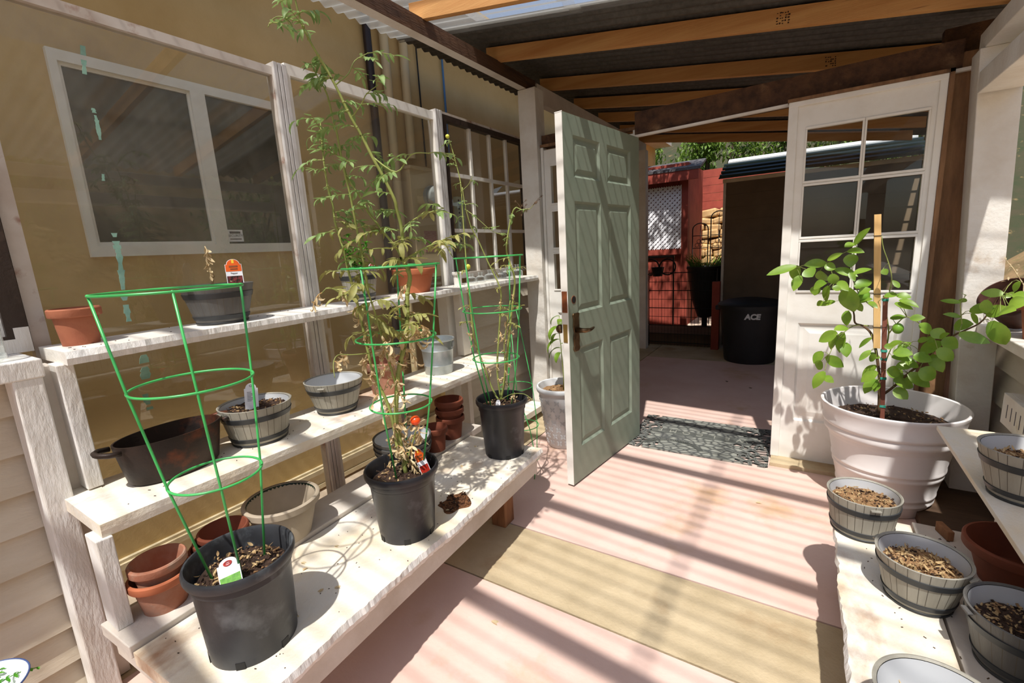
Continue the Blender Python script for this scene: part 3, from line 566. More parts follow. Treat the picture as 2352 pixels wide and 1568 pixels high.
frame(g,HX-.005,HX+.010,.795,1.30,1.495,2.265,.014,.010,.016,.014)
o=g.build('window_frame','trim_white'); o.parent=w5; o.matrix_parent_inverse=inv
g=G(); g.box(HX-.01,HX,.795,1.30,1.495,2.265); o=g.build('glass_pane','house_glass'); o.parent=w5; o.matrix_parent_inverse=inv
g=G(); g.box(HX-.01,HX+.004,1.37,1.785,1.495,2.265); o=g.build('glass_pane','house_glass'); o.parent=w5; o.matrix_parent_inverse=inv
g=G(); g.box(HX+.004,HX+.006,1.375,1.46,1.507,1.572); o=g.build('sticker','tag_white'); o.parent=w5; o.matrix_parent_inverse=inv
o=text('sticker_lettering','SECURITY',.0185,'ink',None,(HX+.0065,1.4175,1.539),(R(90),0,R(90)),.0004); o.parent=w5; o.matrix_parent_inverse=inv
g=G(); g.box(HX+.006,HX+.0068,1.388,1.447,1.551,1.563); g.box(HX+.006,HX+.0068,1.386,1.449,1.518,1.524); o=g.build('sticker_print','ink'); o.parent=w5; o.matrix_parent_inverse=inv
def pipe(name,y,r,mat,label,cat,z0=-.2,z1=3.25,y1=None,x=None):
    g=G(); x=x if x else HX+r+.012
    g.tube([(x,y,z0),(x,(y1 if y1 else y),z1)],r,16); o=g.build(name,mat,smooth=True,autos=40); tag(o,label,cat); return o
pipe('drain_pipe',2.50,.028,'dark_pipe','dark brown vertical pipe on the house wall','pipe',y1=2.53)
pipe('conduit',2.66,.033,'cream_pipe','left of two cream conduits on the house wall','pipe',y1=2.68,z0=.2)
pipe('conduit',2.86,.033,'cream_pipe','right cream conduit running down to the meter box','pipe',z0=2.13,y1=2.88)
pipe('cable',3.36,.009,'blue_cable','blue cable hanging on the house wall','cable',z0=2.2,z1=3.24)
pipe('cable',3.05,.006,'cord','thin black cable beside the right conduit','cable',z0=2.1,z1=3.24)
t=thing('electric_meter','round electric meter on a tan box on the house wall','meter',(HX,2.96,1.84))
g=G(); g.box(0,.10,-.20,.20,-.65,.22); g.box(0,.12,-.21,.21,.20,.225); g.build('meter_box','cream_pipe',t,bevel=.005)
g=G(); prof=[(0,.0),(.09,0),(.09,.03),(.083,.03),(.083,.125),(.078,.13),(0,.13)]
o=None; g.lathe(prof,40); o=g.build('meter_dial','grey_metal',t,smooth=True,autos=30); o.rotation_euler=(0,R(90),0); o.location=(.10,.02,.0)
g=G(); g.box(.2305,.233,-.02,.06,.015,.045); g.build('display','cord',t)
g=G(); g.box(.2305,.236,-.06,.10,-.004,.004); g.build('divider_bar','ridge',t)
g=G(); g.box(.10,.102,-.10,.05,-.44,-.27); g.build('notice_sticker','notice',t)
t=thing('wall_vent','tall pale louvred vent seen through the brown framed window','vent',(HX,3.42,1.42))
g=G(); g.box(0,.05,-.03,.075,0,.46); g.build('vent_body','vent',t,bevel=.003)
g=G()
for k in range(12): g.box(.05,.053,-.025,-.008,.02+k*.036,.038+k*.036)
g.build('vent_slots','ink',t)

g=G(); siding(g,0,-2.2,.9,0,1.1,.165)
for v in range(len(g.v)):
    x,y,z=g.v[v]; g.v[v]=(y,-2.6+x,z)
g.box(-2.15,.9,-2.7,-2.62,1.1,1.16); g.box(-2.15,-1.95,-2.7,-2.6,1.16,2.5); g.box(.7,.9,-2.7,-2.6,1.16,2.3); g.box(-.75,-.6,-2.7,-2.6,1.16,2.45)
struct('wall_back',g,'siding','cream boarded end wall behind the viewpoint','wall')

# ------------------------------------------------------------------ doors
def raised_panel_door(W,H,T,panels,hole=None):
    # slab with recessed, moulded panels on both faces; u along x, thickness along y (front face y=0), z up
    g=G(); us=sorted({0,W}|{p[0] for p in panels}|{p[1] for p in panels}); zs=sorted({0,H}|{p[2] for p in panels}|{p[3] for p in panels})
    for i in range(len(us)-1):
        for j in range(len(zs)-1):
            cu=(us[i]+us[i+1])/2;cz=(zs[j]+zs[j+1])/2
            if any(p[0]<cu<p[1] and p[2]<cz<p[3] for p in panels): continue
            g.box(us[i],us[i+1],0,T,zs[j],zs[j+1],0)
    for a,b,c,d in panels:
        for sgn,y0 in ((1,0),(-1,T)):
            m1=.012;dp=.012*sgn;m2=.034;dq=.006*sgn
            r=lambda m,yy:[(a+m,y0+yy,c+m),(b-m,y0+yy,c+m),(b-m,y0+yy,d-m),(a+m,y0+yy,d-m)]
            A=r(0,0);B=r(m1,dp);D=r(m1+.01,dp);E=r(m2+.012,dq)
            for P,Q in ((A,B),(B,D),(D,E)):
                for k in range(4):
                    f=[P[k],P[(k+1)%4],Q[(k+1)%4],Q[k]]
                    g.add(f if sgn>0 else f[::-1],[(0,1,2,3)])
            g.add(E if sgn>0 else E[::-1],[(0,1,2,3)])
    return g
W,H,T=.89,2.022,.042
ang=math.atan2(3.09-2.23,-.965+1.075)      # direction free edge -> hinge
d1=thing('door_1','open sage green six panel door','door',(-1.075,2.23,.012),ang,kind='structure')
P6=[(.095,.375,.21,.80),(.46,.765,.21,.80),(.095,.375,.995,1.595),(.46,.765,.995,1.595),(.095,.375,1.715,1.925),(.46,.765,1.715,1.925)]
raised_panel_door(W,H,T,P6).build('door_leaf','green_door',d1)
g=G(); g.box(-.003,0,0,T,0,H); g.box(-.004,.0,-.001,T+.001,H-.002,H+.002); g.build('edge_face','trim_white',d1)
g=G(); g.box(-.0055,-.003,.008,.034,.845,.945); g.build('latch_plate','bright_brass',d1)
g=G(); g.box(-.0055,-.003,.004,.036,1.01,1.125); g.build('strike_plate','rust',d1)
g=G(); g.tube([(.055,-.002,1.075),(.055,.02,1.075)],.022,20); g.build('bolt_hole','rust',d1)
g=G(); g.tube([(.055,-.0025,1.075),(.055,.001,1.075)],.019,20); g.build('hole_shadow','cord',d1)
g=G()
pts=[(0.028,.105),(.034,.095),(.026,.075),(.030,.03),(.022,0),(.030,-.03),(.026,-.075),(.034,-.095),(.02,-.11)]
ol=[(x,z) for x,z in pts]+[(-x,z) for x,z in reversed(pts)]
n_=len(ol); g.add([(.068+x,-.007,.895+z) for x,z in ol]+[(.068+x,.0,.895+z) for x,z in ol],[tuple(range(n_))[::-1]]+[(i,(i+1)%n_,n_+(i+1)%n_,n_+i) for i in range(n_)])
hd=g.build('handle_plate','brass',d1,bevel=.002)
g=G(); g.tube([(.068,-.005,.905),(.068,-.045,.905),(.070,-.058,.905),(.085,-.062,.905),(.12,-.062,.902),(.15,-.060,.906),(.165,-.058,.908)],[.017,.013,.013,.012,.010,.008,.006],14); 
g.build('lever_handle','brass',d1,smooth=True)
g=G(); g.tube([(.068,T,.905),(.068,T+.055,.905)],.012,12); g.sphere((.068,T+.06,.905),.026); g.build('rear_knob','brass',d1,smooth=True)
def french(name,label,x0,x1,y,z0,z1,cols,rows,pan,casing,leftcase=.045):
    t=thing(name,label,'door',(x0,y,z0),kind='structure')
    W=x1-x0;H=z1-z0; g=G()
    us=sorted({0,W}|{a for c in cols for a in c}); zs=sorted({0,H}|{a for r in rows for a in r}|{pan[2],pan[3]})
    us=sorted(set(us)|{pan[0],pan[1]})
    for i in range(len(us)-1):
        for j in range(len(zs)-1):
            cu=(us[i]+us[i+1])/2;cz=(zs[j]+zs[j+1])/2
            if any(c[0]<cu<c[1] for c in cols) and any(r[0]<cz<r[1] for r in rows): continue
            if pan[0]<cu<pan[1] and pan[2]<cz<pan[3]: continue
            g.box(us[i],us[i+1],0,.04,zs[j],zs[j+1])
    for sgn,y0 in ((1,0),(-1,.04)):
        a,b,c,d=pan
        r=lambda m,yy:[(a+m,y0+yy*sgn,c+m),(b-m,y0+yy*sgn,c+m),(b-m,y0+yy*sgn,d-m),(a+m,y0+yy*sgn,d-m)]
        L=[r(0,0),r(.012,.012),r(.03,.012),r(.06,.004)]
        for P,Q in zip(L[:-1],L[1:]):
            for k in range(4):
                f=[P[k],P[(k+1)%4],Q[(k+1)%4],Q[k]]; g.add(f if sgn>0 else f[::-1],[(0,1,2,3)])
        g.add(L[-1] if sgn>0 else L[-1][::-1],[(0,1,2,3)])
    g.build('door_leaf','trim_white',t)
    g=G()
    for c in cols:
        for r in rows:
            for a in ((c[0]-.005,c[1]+.005,r[0]-.009,r[0]+.004),(c[0]-.005,c[1]+.005,r[1]-.004,r[1]+.009),(c[0]-.005,c[0]+.004,r[0]+.004,r[1]-.004),(c[1]-.004,c[1]+.005,r[0]+.004,r[1]-.004)):
                g.box(a[0],a[1],-.006,.0,a[2],a[3])
    g.build('muntin','trim_white',t,bevel=.002)
    for c in cols:
        for r in rows:
            g=G(); g.box(c[0],c[1],.017,.021,r[0],r[1]); g.build('glass_pane','glass_clean',t)
    for b in casing:
        g=G(); g.box(*b); g.build('casing',['trim_white'],t,bevel=.003)
    return t
fx=-.09
d2=french('door_2','fixed white glazed door panel right of the doorway',-.09,.48,3.11,.022,2.04,[(.044,.290),(.302,.545)],[(1.025,1.303),(1.325,1.605),(1.625,1.90)],(.06,.51,.245,.84),
  [(-.045,0,-.012,.05,0,2.045),(.57,.60,-.012,.05,0,2.045),(-.045,.60,-.014,.05,2.018,2.045)])
g=G(); g.box(.60,.618,-.02,.05,0,2.06); g.box(-.05,.618,-.02,.05,2.045,2.06); g.build('bare_edge','post_wood',d2)
d3=french('door_3','white glazed side panel left of the doorway partly behind the green door',-1.76,-1.06,3.31,.02,2.11,[(.052,.345),(.37,.655)],[(1.025,1.31),(1.352,1.634),(1.69,1.972)],(.07,.63,.245,.84),
  [(-.022,0,-.014,.05,0,2.11),(.70,.715,-.014,.05,0,2.11)])
g=G(); g.box(-.022,.715,-.016,.05,2.112,2.13); g.build('bare_edge','post_wood',d3)
g=G(); g.box(-1.06,-.99,3.12,3.165,0,2.055); g.box(-1.075,-1.055,3.165,3.31,0,2.055)
struct('trim_22',g,'trim_white','white door jamb behind the hinges of the green door','jamb',bevel=.003)
g=G(); g.box(-1.78,-1.5,3.32,3.38,2.13,2.22)
struct('trim_23',g,'brown_wood','scrap of rough timber over the side panel','block')

# ------------------------------------------------------------------ door mat
def Mrubber():
    m=bpy.data.materials.new('rubber_mat'); m.use_nodes=True; n=m.node_tree; b=n.nodes['Principled BSDF']; b.inputs['Roughness'].default_value=.6
    b.inputs['Base Color'].default_value=hexc(74,76,74)
    tc=n.nodes.new('ShaderNodeTexCoord'); mp=n.nodes.new('ShaderNodeMapping'); mp.inputs['Scale'].default_value=(17,26,1); n.links.new(tc.outputs['Object'],mp.inputs[0])
    v=n.nodes.new('ShaderNodeTexVoronoi'); v.feature='DISTANCE_TO_EDGE'; v.inputs['Scale'].default_value=1; n.links.new(mp.outputs[0],v.inputs['Vector'])
    mr=n.nodes.new('ShaderNodeMapRange'); mr.inputs[1].default_value=.02; mr.inputs[2].default_value=.18; n.links.new(v.outputs[0],mr.inputs[0])
    bp=n.nodes.new('ShaderNodeBump'); bp.inputs['Strength'].default_value=.9; bp.inputs['Distance'].default_value=.006; n.links.new(mr.outputs[0],bp.inputs['Height']); n.links.new(bp.outputs[0],b.inputs['Normal'])
    mx=n.nodes.new('ShaderNodeMix'); mx.data_type='RGBA'; mx.inputs[6].default_value=hexc(84,86,84); mx.inputs[7].default_value=hexc(144,145,136); n.links.new(mr.outputs[0],mx.inputs[0]); n.links.new(mx.outputs[2],b.inputs['Base Color'])
    # holes near both ends
    sx=n.nodes.new('ShaderNodeSeparateXYZ'); n.links.new(tc.outputs['Object'],sx.inputs[0])
    ab=n.nodes.new('ShaderNodeMath'); ab.operation='ABSOLUTE'; n.links.new(sx.outputs[0],ab.inputs[0])
    e=n.nodes.new('ShaderNodeMapRange'); e.inputs[1].default_value=.22; e.inputs[2].default_value=.36; n.links.new(ab.outputs[0],e.inputs[0])
    gt=n.nodes.new('ShaderNodeMath'); gt.operation='GREATER_THAN'; gt.inputs[1].default_value=.14; n.links.new(v.outputs[0],gt.inputs[0])
    wn=n.nodes.new('ShaderNodeTexVoronoi'); wn.inputs['Scale'].default_value=1; n.links.new(mp.outputs[0],wn.inputs['Vector'])
    sc=n.nodes.new('ShaderNodeSeparateColor'); n.links.new(wn.outputs['Color'],sc.inputs[0])
    lt=n.nodes.new('ShaderNodeMath'); lt.operation='LESS_THAN'; n.links.new(sc.outputs[0],lt.inputs[0]); n.links.new(e.outputs[0],lt.inputs[1])
    mu=n.nodes.new('ShaderNodeMath'); mu.operation='MULTIPLY'; n.links.new(gt.outputs[0],mu.inputs[0]); n.links.new(lt.outputs[0],mu.inputs[1])
    tr=n.nodes.new('ShaderNodeBsdfTransparent'); ms=n.nodes.new('ShaderNodeMixShader'); n.links.new(mu.outputs[0],ms.inputs[0]); n.links.new(b.outputs[0],ms.inputs[1]); n.links.new(tr.outputs[0],ms.inputs[2])
    n.links.new(ms.outputs[0],n.nodes['Material Output'].inputs[0]); return m
MT['rubber']=Mrubber()
MT['tie_grey']=M('worn_rubber_edge',hexc(150,150,140),.6)
MT['rubber_plain']=M('rubber_bar',hexc(84,86,82),.55,hexc(104,106,100),30)
t=thing('door_mat','black pierced rubber welcome mat in the doorway','door mat',(-.58,3.245,0),R(1.5))
g=G(); g.box(-.435,.435,-.315,.315,.001,.009); g.build('mat_body','rubber',t)
g=G(); g.box(-.33,.33,-.02,.055,.009,.013); g.build('lettering_bar','rubber_plain',t,bevel=.003)
for k_,ch_ in enumerate('WELCOME'): text('raised_letter',ch_,.070,'tie_grey',t,(.27-.09*k_,.018,.0145),(0,0,R(180)),.0025)
g=G()
for k in range(46):
    a=math.pi*(.12+.76*k/45); x=.20*math.cos(a)-.14; y=-.30+.16*math.sin(a)
    g.obox((x,y,.011),.005,.035,.006,(0,0,a-math.pi/2))
g.build('raised_rib','rubber_plain',t)

# ------------------------------------------------------------------ pots
def pot_prof(rb,rt,h,th,rim_h=0,rim_o=0,foot=.0,inner=.04):
    p=[(0,0.004),(rb*.9,.004),(rb,0),(rb,.003)]
    if rim_h:
        z=h-rim_h; r=rb+(rt-rim_o-rb)*(z/h); p+=[(r,z),(rt-.002,z+.001),(rt,z+.004),(rt,h-.004),(rt-.003,h)]
    else: p+=[(rt,h-.003),(rt-.001,h)]
    p+=[(rt-th,h),(rt-th-.001,h-.004)]
    p+=[(rb-th*.6,inner),(0,inner)]
    return p
def soil_mesh(r,z,seed=0,dome=.01,chips=0,lit=0,n=14,rough=.006):
    q=random.Random(seed); g=G(); seg=40
    o=0; g.v.append((0,0,z+dome))
    for i in range(1,n+1):
        rr=r*i/n
        for k in range(seg):
            a=2*math.pi*k/seg; g.v.append((rr*math.cos(a),rr*math.sin(a),z+dome*(1-(i/n)**2)+(q.uniform(-rough,rough) if i<n else -.004)))
    for k in range(seg): g.f.append((0,1+k,1+(k+1)%seg)); g.m.append(0)
    for i in range(n-1):
        for k in range(seg):
            a=1+i*seg+k;b=1+i*seg+(k+1)%seg; g.f.append((a,a+seg,b+seg,b)); g.m.append(0)
    for _ in range(chips):
        a=q.uniform(0,6.28);rr=r*.93*math.sqrt(q.random()); s_=q.uniform(.002,.006)
        g.obox((rr*math.cos(a),rr*math.sin(a),z+dome*.6+.003),s_*q.uniform(1,3),s_,s_*.6,(q.uniform(-.5,.5),q.uniform(-.5,.5),q.uniform(0,6)),q.choice((1,2,0)))
    return g
def litter(g,r,z,n,seed,mi=2,sz=.017,cx=0,cy=0):
    q=random.Random(seed)
    for _ in range(n):
        a=q.uniform(0,6.28);rr=r*.9*math.sqrt(q.random())
        d=Vector((q.uniform(-1,1),q.uniform(-1,1),q.uniform(-.1,.5)))
        g.leaf((cx+rr*math.cos(a),cy+rr*math.sin(a),z+q.uniform(.001,.012)),d,(q.uniform(-.4,.4),q.uniform(-.4,.4),1),sz*q.uniform(.6,1.6),sz*q.uniform(.3,.7),q.uniform(-2.5,2.5),.4,mi,4)
def nursery_pot(name,label,loc,rt,rb,h,mat,soil='soil',fill=.85,seed=1,lit=40,chips=160,group=None,rz=0):
    t=thing(name,label,'pot',loc,rz,group)
    g=G(); th=.004
    prof=[(0,.012),(rb*.86,.012),(rb*.88,0),(rb,.0),(rb+.001,.012),(rb+(rt-.012-rb)*.82,h*.80),(rb+(rt-.012-rb)*.82+.004,h*.82),(rt-.010,h-.028),(rt-.002,h-.026),(rt+.001,h-.018),(rt+.001,h-.006),(rt-.002,h),(rt-.007,h),(rt-.010,h-.006),(rt-.013,h-.03),(rb-.004,.03),(0,.03)]
    g.lathe(prof,64); g.build('pot_body',mat,t,smooth=True,autos=35)
    for k in range(6):
        g=G(); a=2*math.pi*k/6+.25; g.obox((rb*1.0*math.cos(a),rb*1.0*math.sin(a),.010),.004,.022,.020,(0,0,a))
        g.build('drain_slot','cord',t)
    zf=h*fill; rs=rb+(rt-.012-rb)*fill-.006
    g=soil_mesh(rs,zf-.01,seed,.012,chips); litter(g,rs,zf,lit,seed)
    g.build('soil',[soil,'dry_soil','litter'],t)
    return t
def plain_pot(name,label,loc,rt,rb,h,mat,cat='pot',rim=True,group=None,soil=None,fill=.7,seed=1,th=.008,mats2=None,rz=0):
    t=thing(name,label,cat,loc,rz,group)
    g=G(); rh=h*.24 if rim else 0; pr=pot_prof(rb,rt,h,th,rh,.008 if rim else 0)
    g.lathe(pr,56,mats=[1 if (mats2 and 4<=i<=8) else 0 for i in range(len(pr)-1)]); g.build('pot_body',[mat]+([mats2] if mats2 else []),t,smooth=True,autos=35)
    if soil:
        g=soil_mesh(rb+(rt-th-rb)*fill*.97,h*fill,seed,.006,60); g.build('soil',[soil,'dry_soil','litter'],t)
    return t
def barrel_pot(label,loc,rt,rb,h,body='barrel',soil=None,fill=.8,seed=1,lit=0,rz=0,group='barrel look planters',chips=80,handles=True):
    t=thing('barrel_planter',label,'planter',loc,rz,group)
    R_=lambda z: rb+(rt-rb)*(z/h)**.9
    g=G(); zs=[0,.03*h,.11*h,.12*h,.17*h,.24*h,.25*h,.45*h,.66*h,.67*h,.80*h,.81*h,.97*h,h]
    prof=[(0,.004),(rb*.9,.004)]+[(R_(z),z) for z in zs]+[(rt-.004,h+.001),(rt-.008,h-.003)]
    prof2=[(rt-.009,h-.004),(rb-.006+(rt-rb)*.3,h*.3),(rb-.008,.012),(0,.012)]
    angs=[]; ns=26
    for k in range(ns):
        a=2*math.pi*(k+.12*math.sin(k*2.3))/ns; b=2*math.pi*(k+1+.12*math.sin(((k+1)%ns)*2.3))/ns; w_=.0022/rt
        angs+=[a,a+w_,a+w_+(b-a-w_)*.33,a+w_+(b-a-w_)*.66,a+w_+(b-a-w_)*.9]
    rows=len(prof)
    g.lathe_cols(prof,angs,2,lambda i:2<=i and zs[min(i-2,len(zs)-1)]>=.24*h and i-2<len(zs)-1); g.lathe(prof2,72,mi=1)
    g.build('pot_body',[body,'barrel_in','barrel_line'],t,smooth=True,autos=35)
    for z0,z1 in ((.66*h,.80*h),(.12*h,.23*h)):
        g=G(); g.lathe([(R_(z0),z0),(R_(z0)+.003,z0+.001),(R_(z1)+.003,z1-.001),(R_(z1),z1)],72); g.build('hoop','hoop',t,smooth=True,autos=35)
    g=G(); g.lathe([(R_(0)+.0005,0),(R_(.05*h)+.0015,.001),(R_(.08*h)+.0015,.055*h),(R_(.08*h),.06*h)],72); g.build('base_band','hoop',t,smooth=True)
    if handles:
        for s_ in (0,math.pi):
            g=G(); g.obox(((rt+.004)*math.cos(s_+1),(rt+.004)*math.sin(s_+1),h-.012),.012,.03,.006,(0,0,s_+1)); g.build('grip_lug',body,t,bevel=.002)
    if soil:
        rs=R_(fill*h)-.009; g=soil_mesh(rs,h*fill-.004,seed,.006,chips)
        if lit: litter(g,rs,h*fill,lit*2,seed+3,sz=.015)
        g.build('soil',[soil,'dry_soil' if soil=='soil' else 'soil','litter'],t)
    return t
ZB,ZBB,ZM=.365,.383,.70
def ZT(y): return 1.146+.00785*(y-.40)
# bench
nursery_pot('nursery_pot','large dusty black pot with an empty cage, nearest on the bench',(-1.225,.507,ZB),.131,.106,.258,'black_dusty',fill=.83,seed=2,lit=60,group='black nursery pots')
nursery_pot('nursery_pot','glossy black pot holding the tall tomato plant, mid bench',(-1.21,1.075,ZB),.132,.100,.258,'black_plastic',fill=.86,seed=3,lit=14,group='black nursery pots')
nursery_pot('nursery_pot','black pot at the doorway end of the bench',(-1.251,1.80,ZB),.128,.097,.290,'black_plastic',fill=.88,seed=4,lit=20,group='black nursery pots')
t=plain_pot('bowl_planter','beige plastic bowl pot with dark green inside behind the near black pot',(-1.578,.822,ZBB),.122,.085,.145,'beige_plastic',rim=False,th=.006)
g=G(); g.lathe([(.1155,.1435),(.084,.03),(0,.028)],48); g.build('inner_liner','dark_green',t,smooth=True)
g=G(); g.lathe([(.121,.118),(.129,.122),(.130,.143),(.125,.147),(.119,.147)],48); g.build('rolled_rim','beige_plastic',t,smooth=True,autos=40)
plain_pot('terracotta_pot','limed terracotta pot with orange rim, lower of the two stacked at the bench end',(-1.575,.432,ZBB),.080,.055,.108,'terra_pale',group='stacked terracotta pots',mats2='terra_bright')
plain_pot('terracotta_pot','dusky terracotta pot nested on top at the near bench end',(-1.578,.434,ZBB+.042),.073,.052,.108,'terra_pale',group='stacked terracotta pots',rz=.3)
for i in range(3):
    plain_pot('terracotta_pot',('bottom brown pot','middle brown pot','topmost brown pot')[i]+' of the nested stack behind the near black pot',(-1.59+.004*i,.60+.010*i,ZBB+.0225*i),.083-.004*i,.056-.004*i,.095,'terra_dark',group='nested brown pots')
for i in range(3):
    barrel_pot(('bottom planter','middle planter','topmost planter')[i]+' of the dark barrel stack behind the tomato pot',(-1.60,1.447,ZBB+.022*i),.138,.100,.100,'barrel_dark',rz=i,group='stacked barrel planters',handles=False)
plain_pot('terracotta_pot','small terracotta pot between the barrel stack and the tall pot stack',(-1.568,1.640,ZBB),.066,.046,.125,'terra_dark',group='stacked terracotta pots')
for i in range(3):
    plain_pot('terracotta_pot',('lowest','middle','topmost')[i]+' pot of the tall brown stack by the siding',(-1.605,1.807,ZBB+.047*i),.078,.054,.122,'terra_dark',group='tall brown pot stack',rz=i)
# middle shelf
def oval_pot():
    t=thing('oval_roasting_pot','rusty black cast iron oval pot with two loop handles','pot',(-1.775,.595,ZM),R(93))
    g=G(); a,b=.155,.098
    prof=[(0,.006),(.80,.0),(.86,.01),(.93,.07),(1.0,.135),(1.0,.141),(.965,.141),(.89,.07),(.80,.014),(0,.012)]
    vs=[];seg=64;n=len(prof)
    for r,z in prof:
        for k in range(seg):
            q=2*math.pi*k/seg; cx=math.copysign(abs(math.cos(q))**.96,math.cos(q)); sy=math.copysign(abs(math.sin(q))**.96,math.sin(q))
            vs.append((a*r*cx,b*r*sy,z))
    fs=[(i*seg+k,i*seg+(k+1)%seg,(i+1)*seg+(k+1)%seg,(i+1)*seg+k) for i in range(n-1) for k in range(seg)]
    g.add(vs,fs); g.build('pot_body','iron',t,smooth=True,autos=40)
    for s_ in (-1,1):
        g=G(); g.tube([(s_*.150,-.042,.128),(s_*.178,-.040,.132),(s_*.194,-.02,.134),(s_*.197,0,.134),(s_*.194,.02,.134),(s_*.178,.040,.132),(s_*.150,.042,.128)],.0085,10); g.build('loop_handle','iron',t,smooth=True)
oval_pot()
barrel_pot('weathered barrel planter with dark soil and a white tag on the middle shelf',(-1.775,.885,ZM),.128,.094,.148,soil='soil',fill=.86,seed=6,rz=.5,chips=160)
barrel_pot('empty clean grey barrel planter on the middle shelf',(-1.775,1.240,ZM),.126,.080,.148,'barrel',rz=1.1)
plain_pot('terracotta_pot','wide limed terracotta pot behind the tomato plant on the middle shelf',(-1.775,1.545,ZM),.108,.075,.165,'terra_pale',group='terracotta pots')
t=thing('bucket','small galvanised bucket at the far end of the middle shelf','bucket',(-1.775,1.94,ZM))
g=G(); g.lathe([(0,.006),(.078,.006),(.079,0),(.081,.004),(.084,.05),(.086,.052),(.084,.055),(.090,.135),(.092,.138),(.090,.141),(.094,.188),(.099,.190),(.102,.195),(.100,.200),(.094,.199),(.088,.14),(.077,.012),(0,.012)],48)
g.build('bucket_body','galv',t,smooth=True,autos=45)
for s_ in (0,math.pi):
    g=G(); g.obox((.094*math.cos(s_+.5),.094*math.sin(s_+.5),.165),.008,.035,.03,(0,0,s_+.5)); g.build('handle_lug','galv',t,bevel=.003)
# top shelf
plain_pot('terracotta_pot','limed terracotta pot alone at the near end of the top shelf',(-1.985,.482,ZT(.48)),.067,.047,.118,'terracotta',group='terracotta pots',soil='dry_soil',fill=.86,rz=1.0)
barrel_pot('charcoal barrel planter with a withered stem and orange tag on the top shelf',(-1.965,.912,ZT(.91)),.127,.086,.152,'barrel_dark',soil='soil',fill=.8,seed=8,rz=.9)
barrel_pot('barrel planter of fresh green herb on the top shelf behind the tomato plant',(-1.97,1.605,ZT(1.6)),.098,.068,.165,'barrel',soil='soil',fill=.86,seed=9,rz=.2)
plain_pot('terracotta_pot','clean orange terracotta pot on the top shelf by the bright mullion',(-1.965,2.005,ZT(2.0)),.128,.083,.140,'terra_bright',group='terracotta pots',rz=2.0)
plain_pot('clay_pot','tiny whitewashed clay pot beside the glass bottles',(-1.985,2.43,ZT(2.43)),.037,.026,.088,'white_rough',group=None)
def bottle(label,loc,r,h,nr,nh):
    t=thing('glass_bottle',label,'bottle',loc,0,'clear glass bottles')
    g=G(); p=[(0,.003),(r*.85,.003),(r,.008),(r,h*.62),(r*.93,h*.76),(nr*1.2,h*.9),(nr,h*.95),(nr,h+nh-.006),(nr+.003,h+nh-.005),(nr+.003,h+nh),(nr-.002,h+nh),(nr-.002,h*.96),(r*.9,h*.75),(r-.003,h*.6),(r-.003,.009),(0,.007)]
    g.lathe(p,32); g.build('bottle_body','clear_glass',t,smooth=True,autos=50)
bl=['clear round bottle nearest the tiny white pot','second clear bottle past the tiny white pot','third clear bottle in the row, mid row','squat bottle behind the cage post','pair of tall clear bottles, the nearer one','last clear bottle by the corner post']
for i,(y,r,h,nh) in enumerate(((2.555,.036,.05,.016),(2.635,.034,.05,.02),(2.78,.042,.055,.02),(2.90,.040,.05,.018),(3.01,.046,.060,.032),(3.125,.046,.062,.034))):
    bottle(bl[i],(-1.945+(.0 if i%2 else -.02),y,ZT(y)),r,h,.015,nh)
t=thing('storage_jar','clear glass jar on the near left window sill','jar',(-1.955,.245,1.135))
g=G(); g.lathe([(0,.004),(.055,.004),(.062,.01),(.062,.10),(.05,.125),(.042,.13),(.042,.148),(.040,.148),(.040,.13),(.048,.122),(.059,.099),(.059,.012),(0,.01)],40); g.build('jar_body','clear_glass',t,smooth=True,autos=50)

# ------------------------------------------------------------------ cages
def cage(label,rings,legs,loc=(0,0,0),group='green tomato cages',rot=None,fine=.0032):
    t=thing('tomato_cage',label,'plant support',loc,0,group,rot=rot)
    for (x,y,z,r,tl) in rings:
        g=G(); g.ring((x,y,z),r,fine,0,56,tl); g.build('ring','wire',t,smooth=True)
    for pts in legs:
        g=G(); g.tube(pts,fine,8); g.build('leg','wire',t,smooth=True)
    return t
def cage_std(label,cx,cy,z0,zs,rs,lean,angs,bot,topx=0):
    # rings at heights zs with radii rs, axis leaning by lean (dx,dy) over the height; four wires run down to the soil
    rings=[];cent=[]
    for z,r in zip(zs,rs):
        k=(z-bot)/(zs[0]-bot); c=(cx+lean[0]*k,cy+lean[1]*k,z); cent.append(c); rings.append((c[0]-cx,c[1]-cy,z-z0,r,None))
    legs=[]
    for a in angs:
        pts=[]
        for c,r,z in zip(cent,rs,zs): pts.append((c[0]-cx+(r-.001)*math.cos(a),c[1]-cy+(r-.001)*math.sin(a),z-z0+(.004 if z==zs[0] else 0)))
        pts.append((.058*math.cos(a),.058*math.sin(a),bot-z0-.03)); legs.append(pts)
    return cage(label,rings,legs,(cx,cy,z0))
cage_std('empty green wire cage in the nearest black pot',-1.235,.505,ZB,(1.316,1.081,.836),(.156,.134,.105),(-.10,.006),(R(-100),R(-20),R(75)),.578)
cage_std('green wire cage around the tall tomato plant',-1.215,1.10,ZB,(1.336,1.090,.846),(.164,.138,.109),(.004,.03),(R(-78),R(22),R(130)),.585)
cage_std('green wire cage around the plant at the doorway end of the bench',-1.263,1.799,ZB,(1.345,1.095,.857),(.163,.141,.113),(-.01,-.003),(R(-95),R(10),R(85),R(200)),.618)
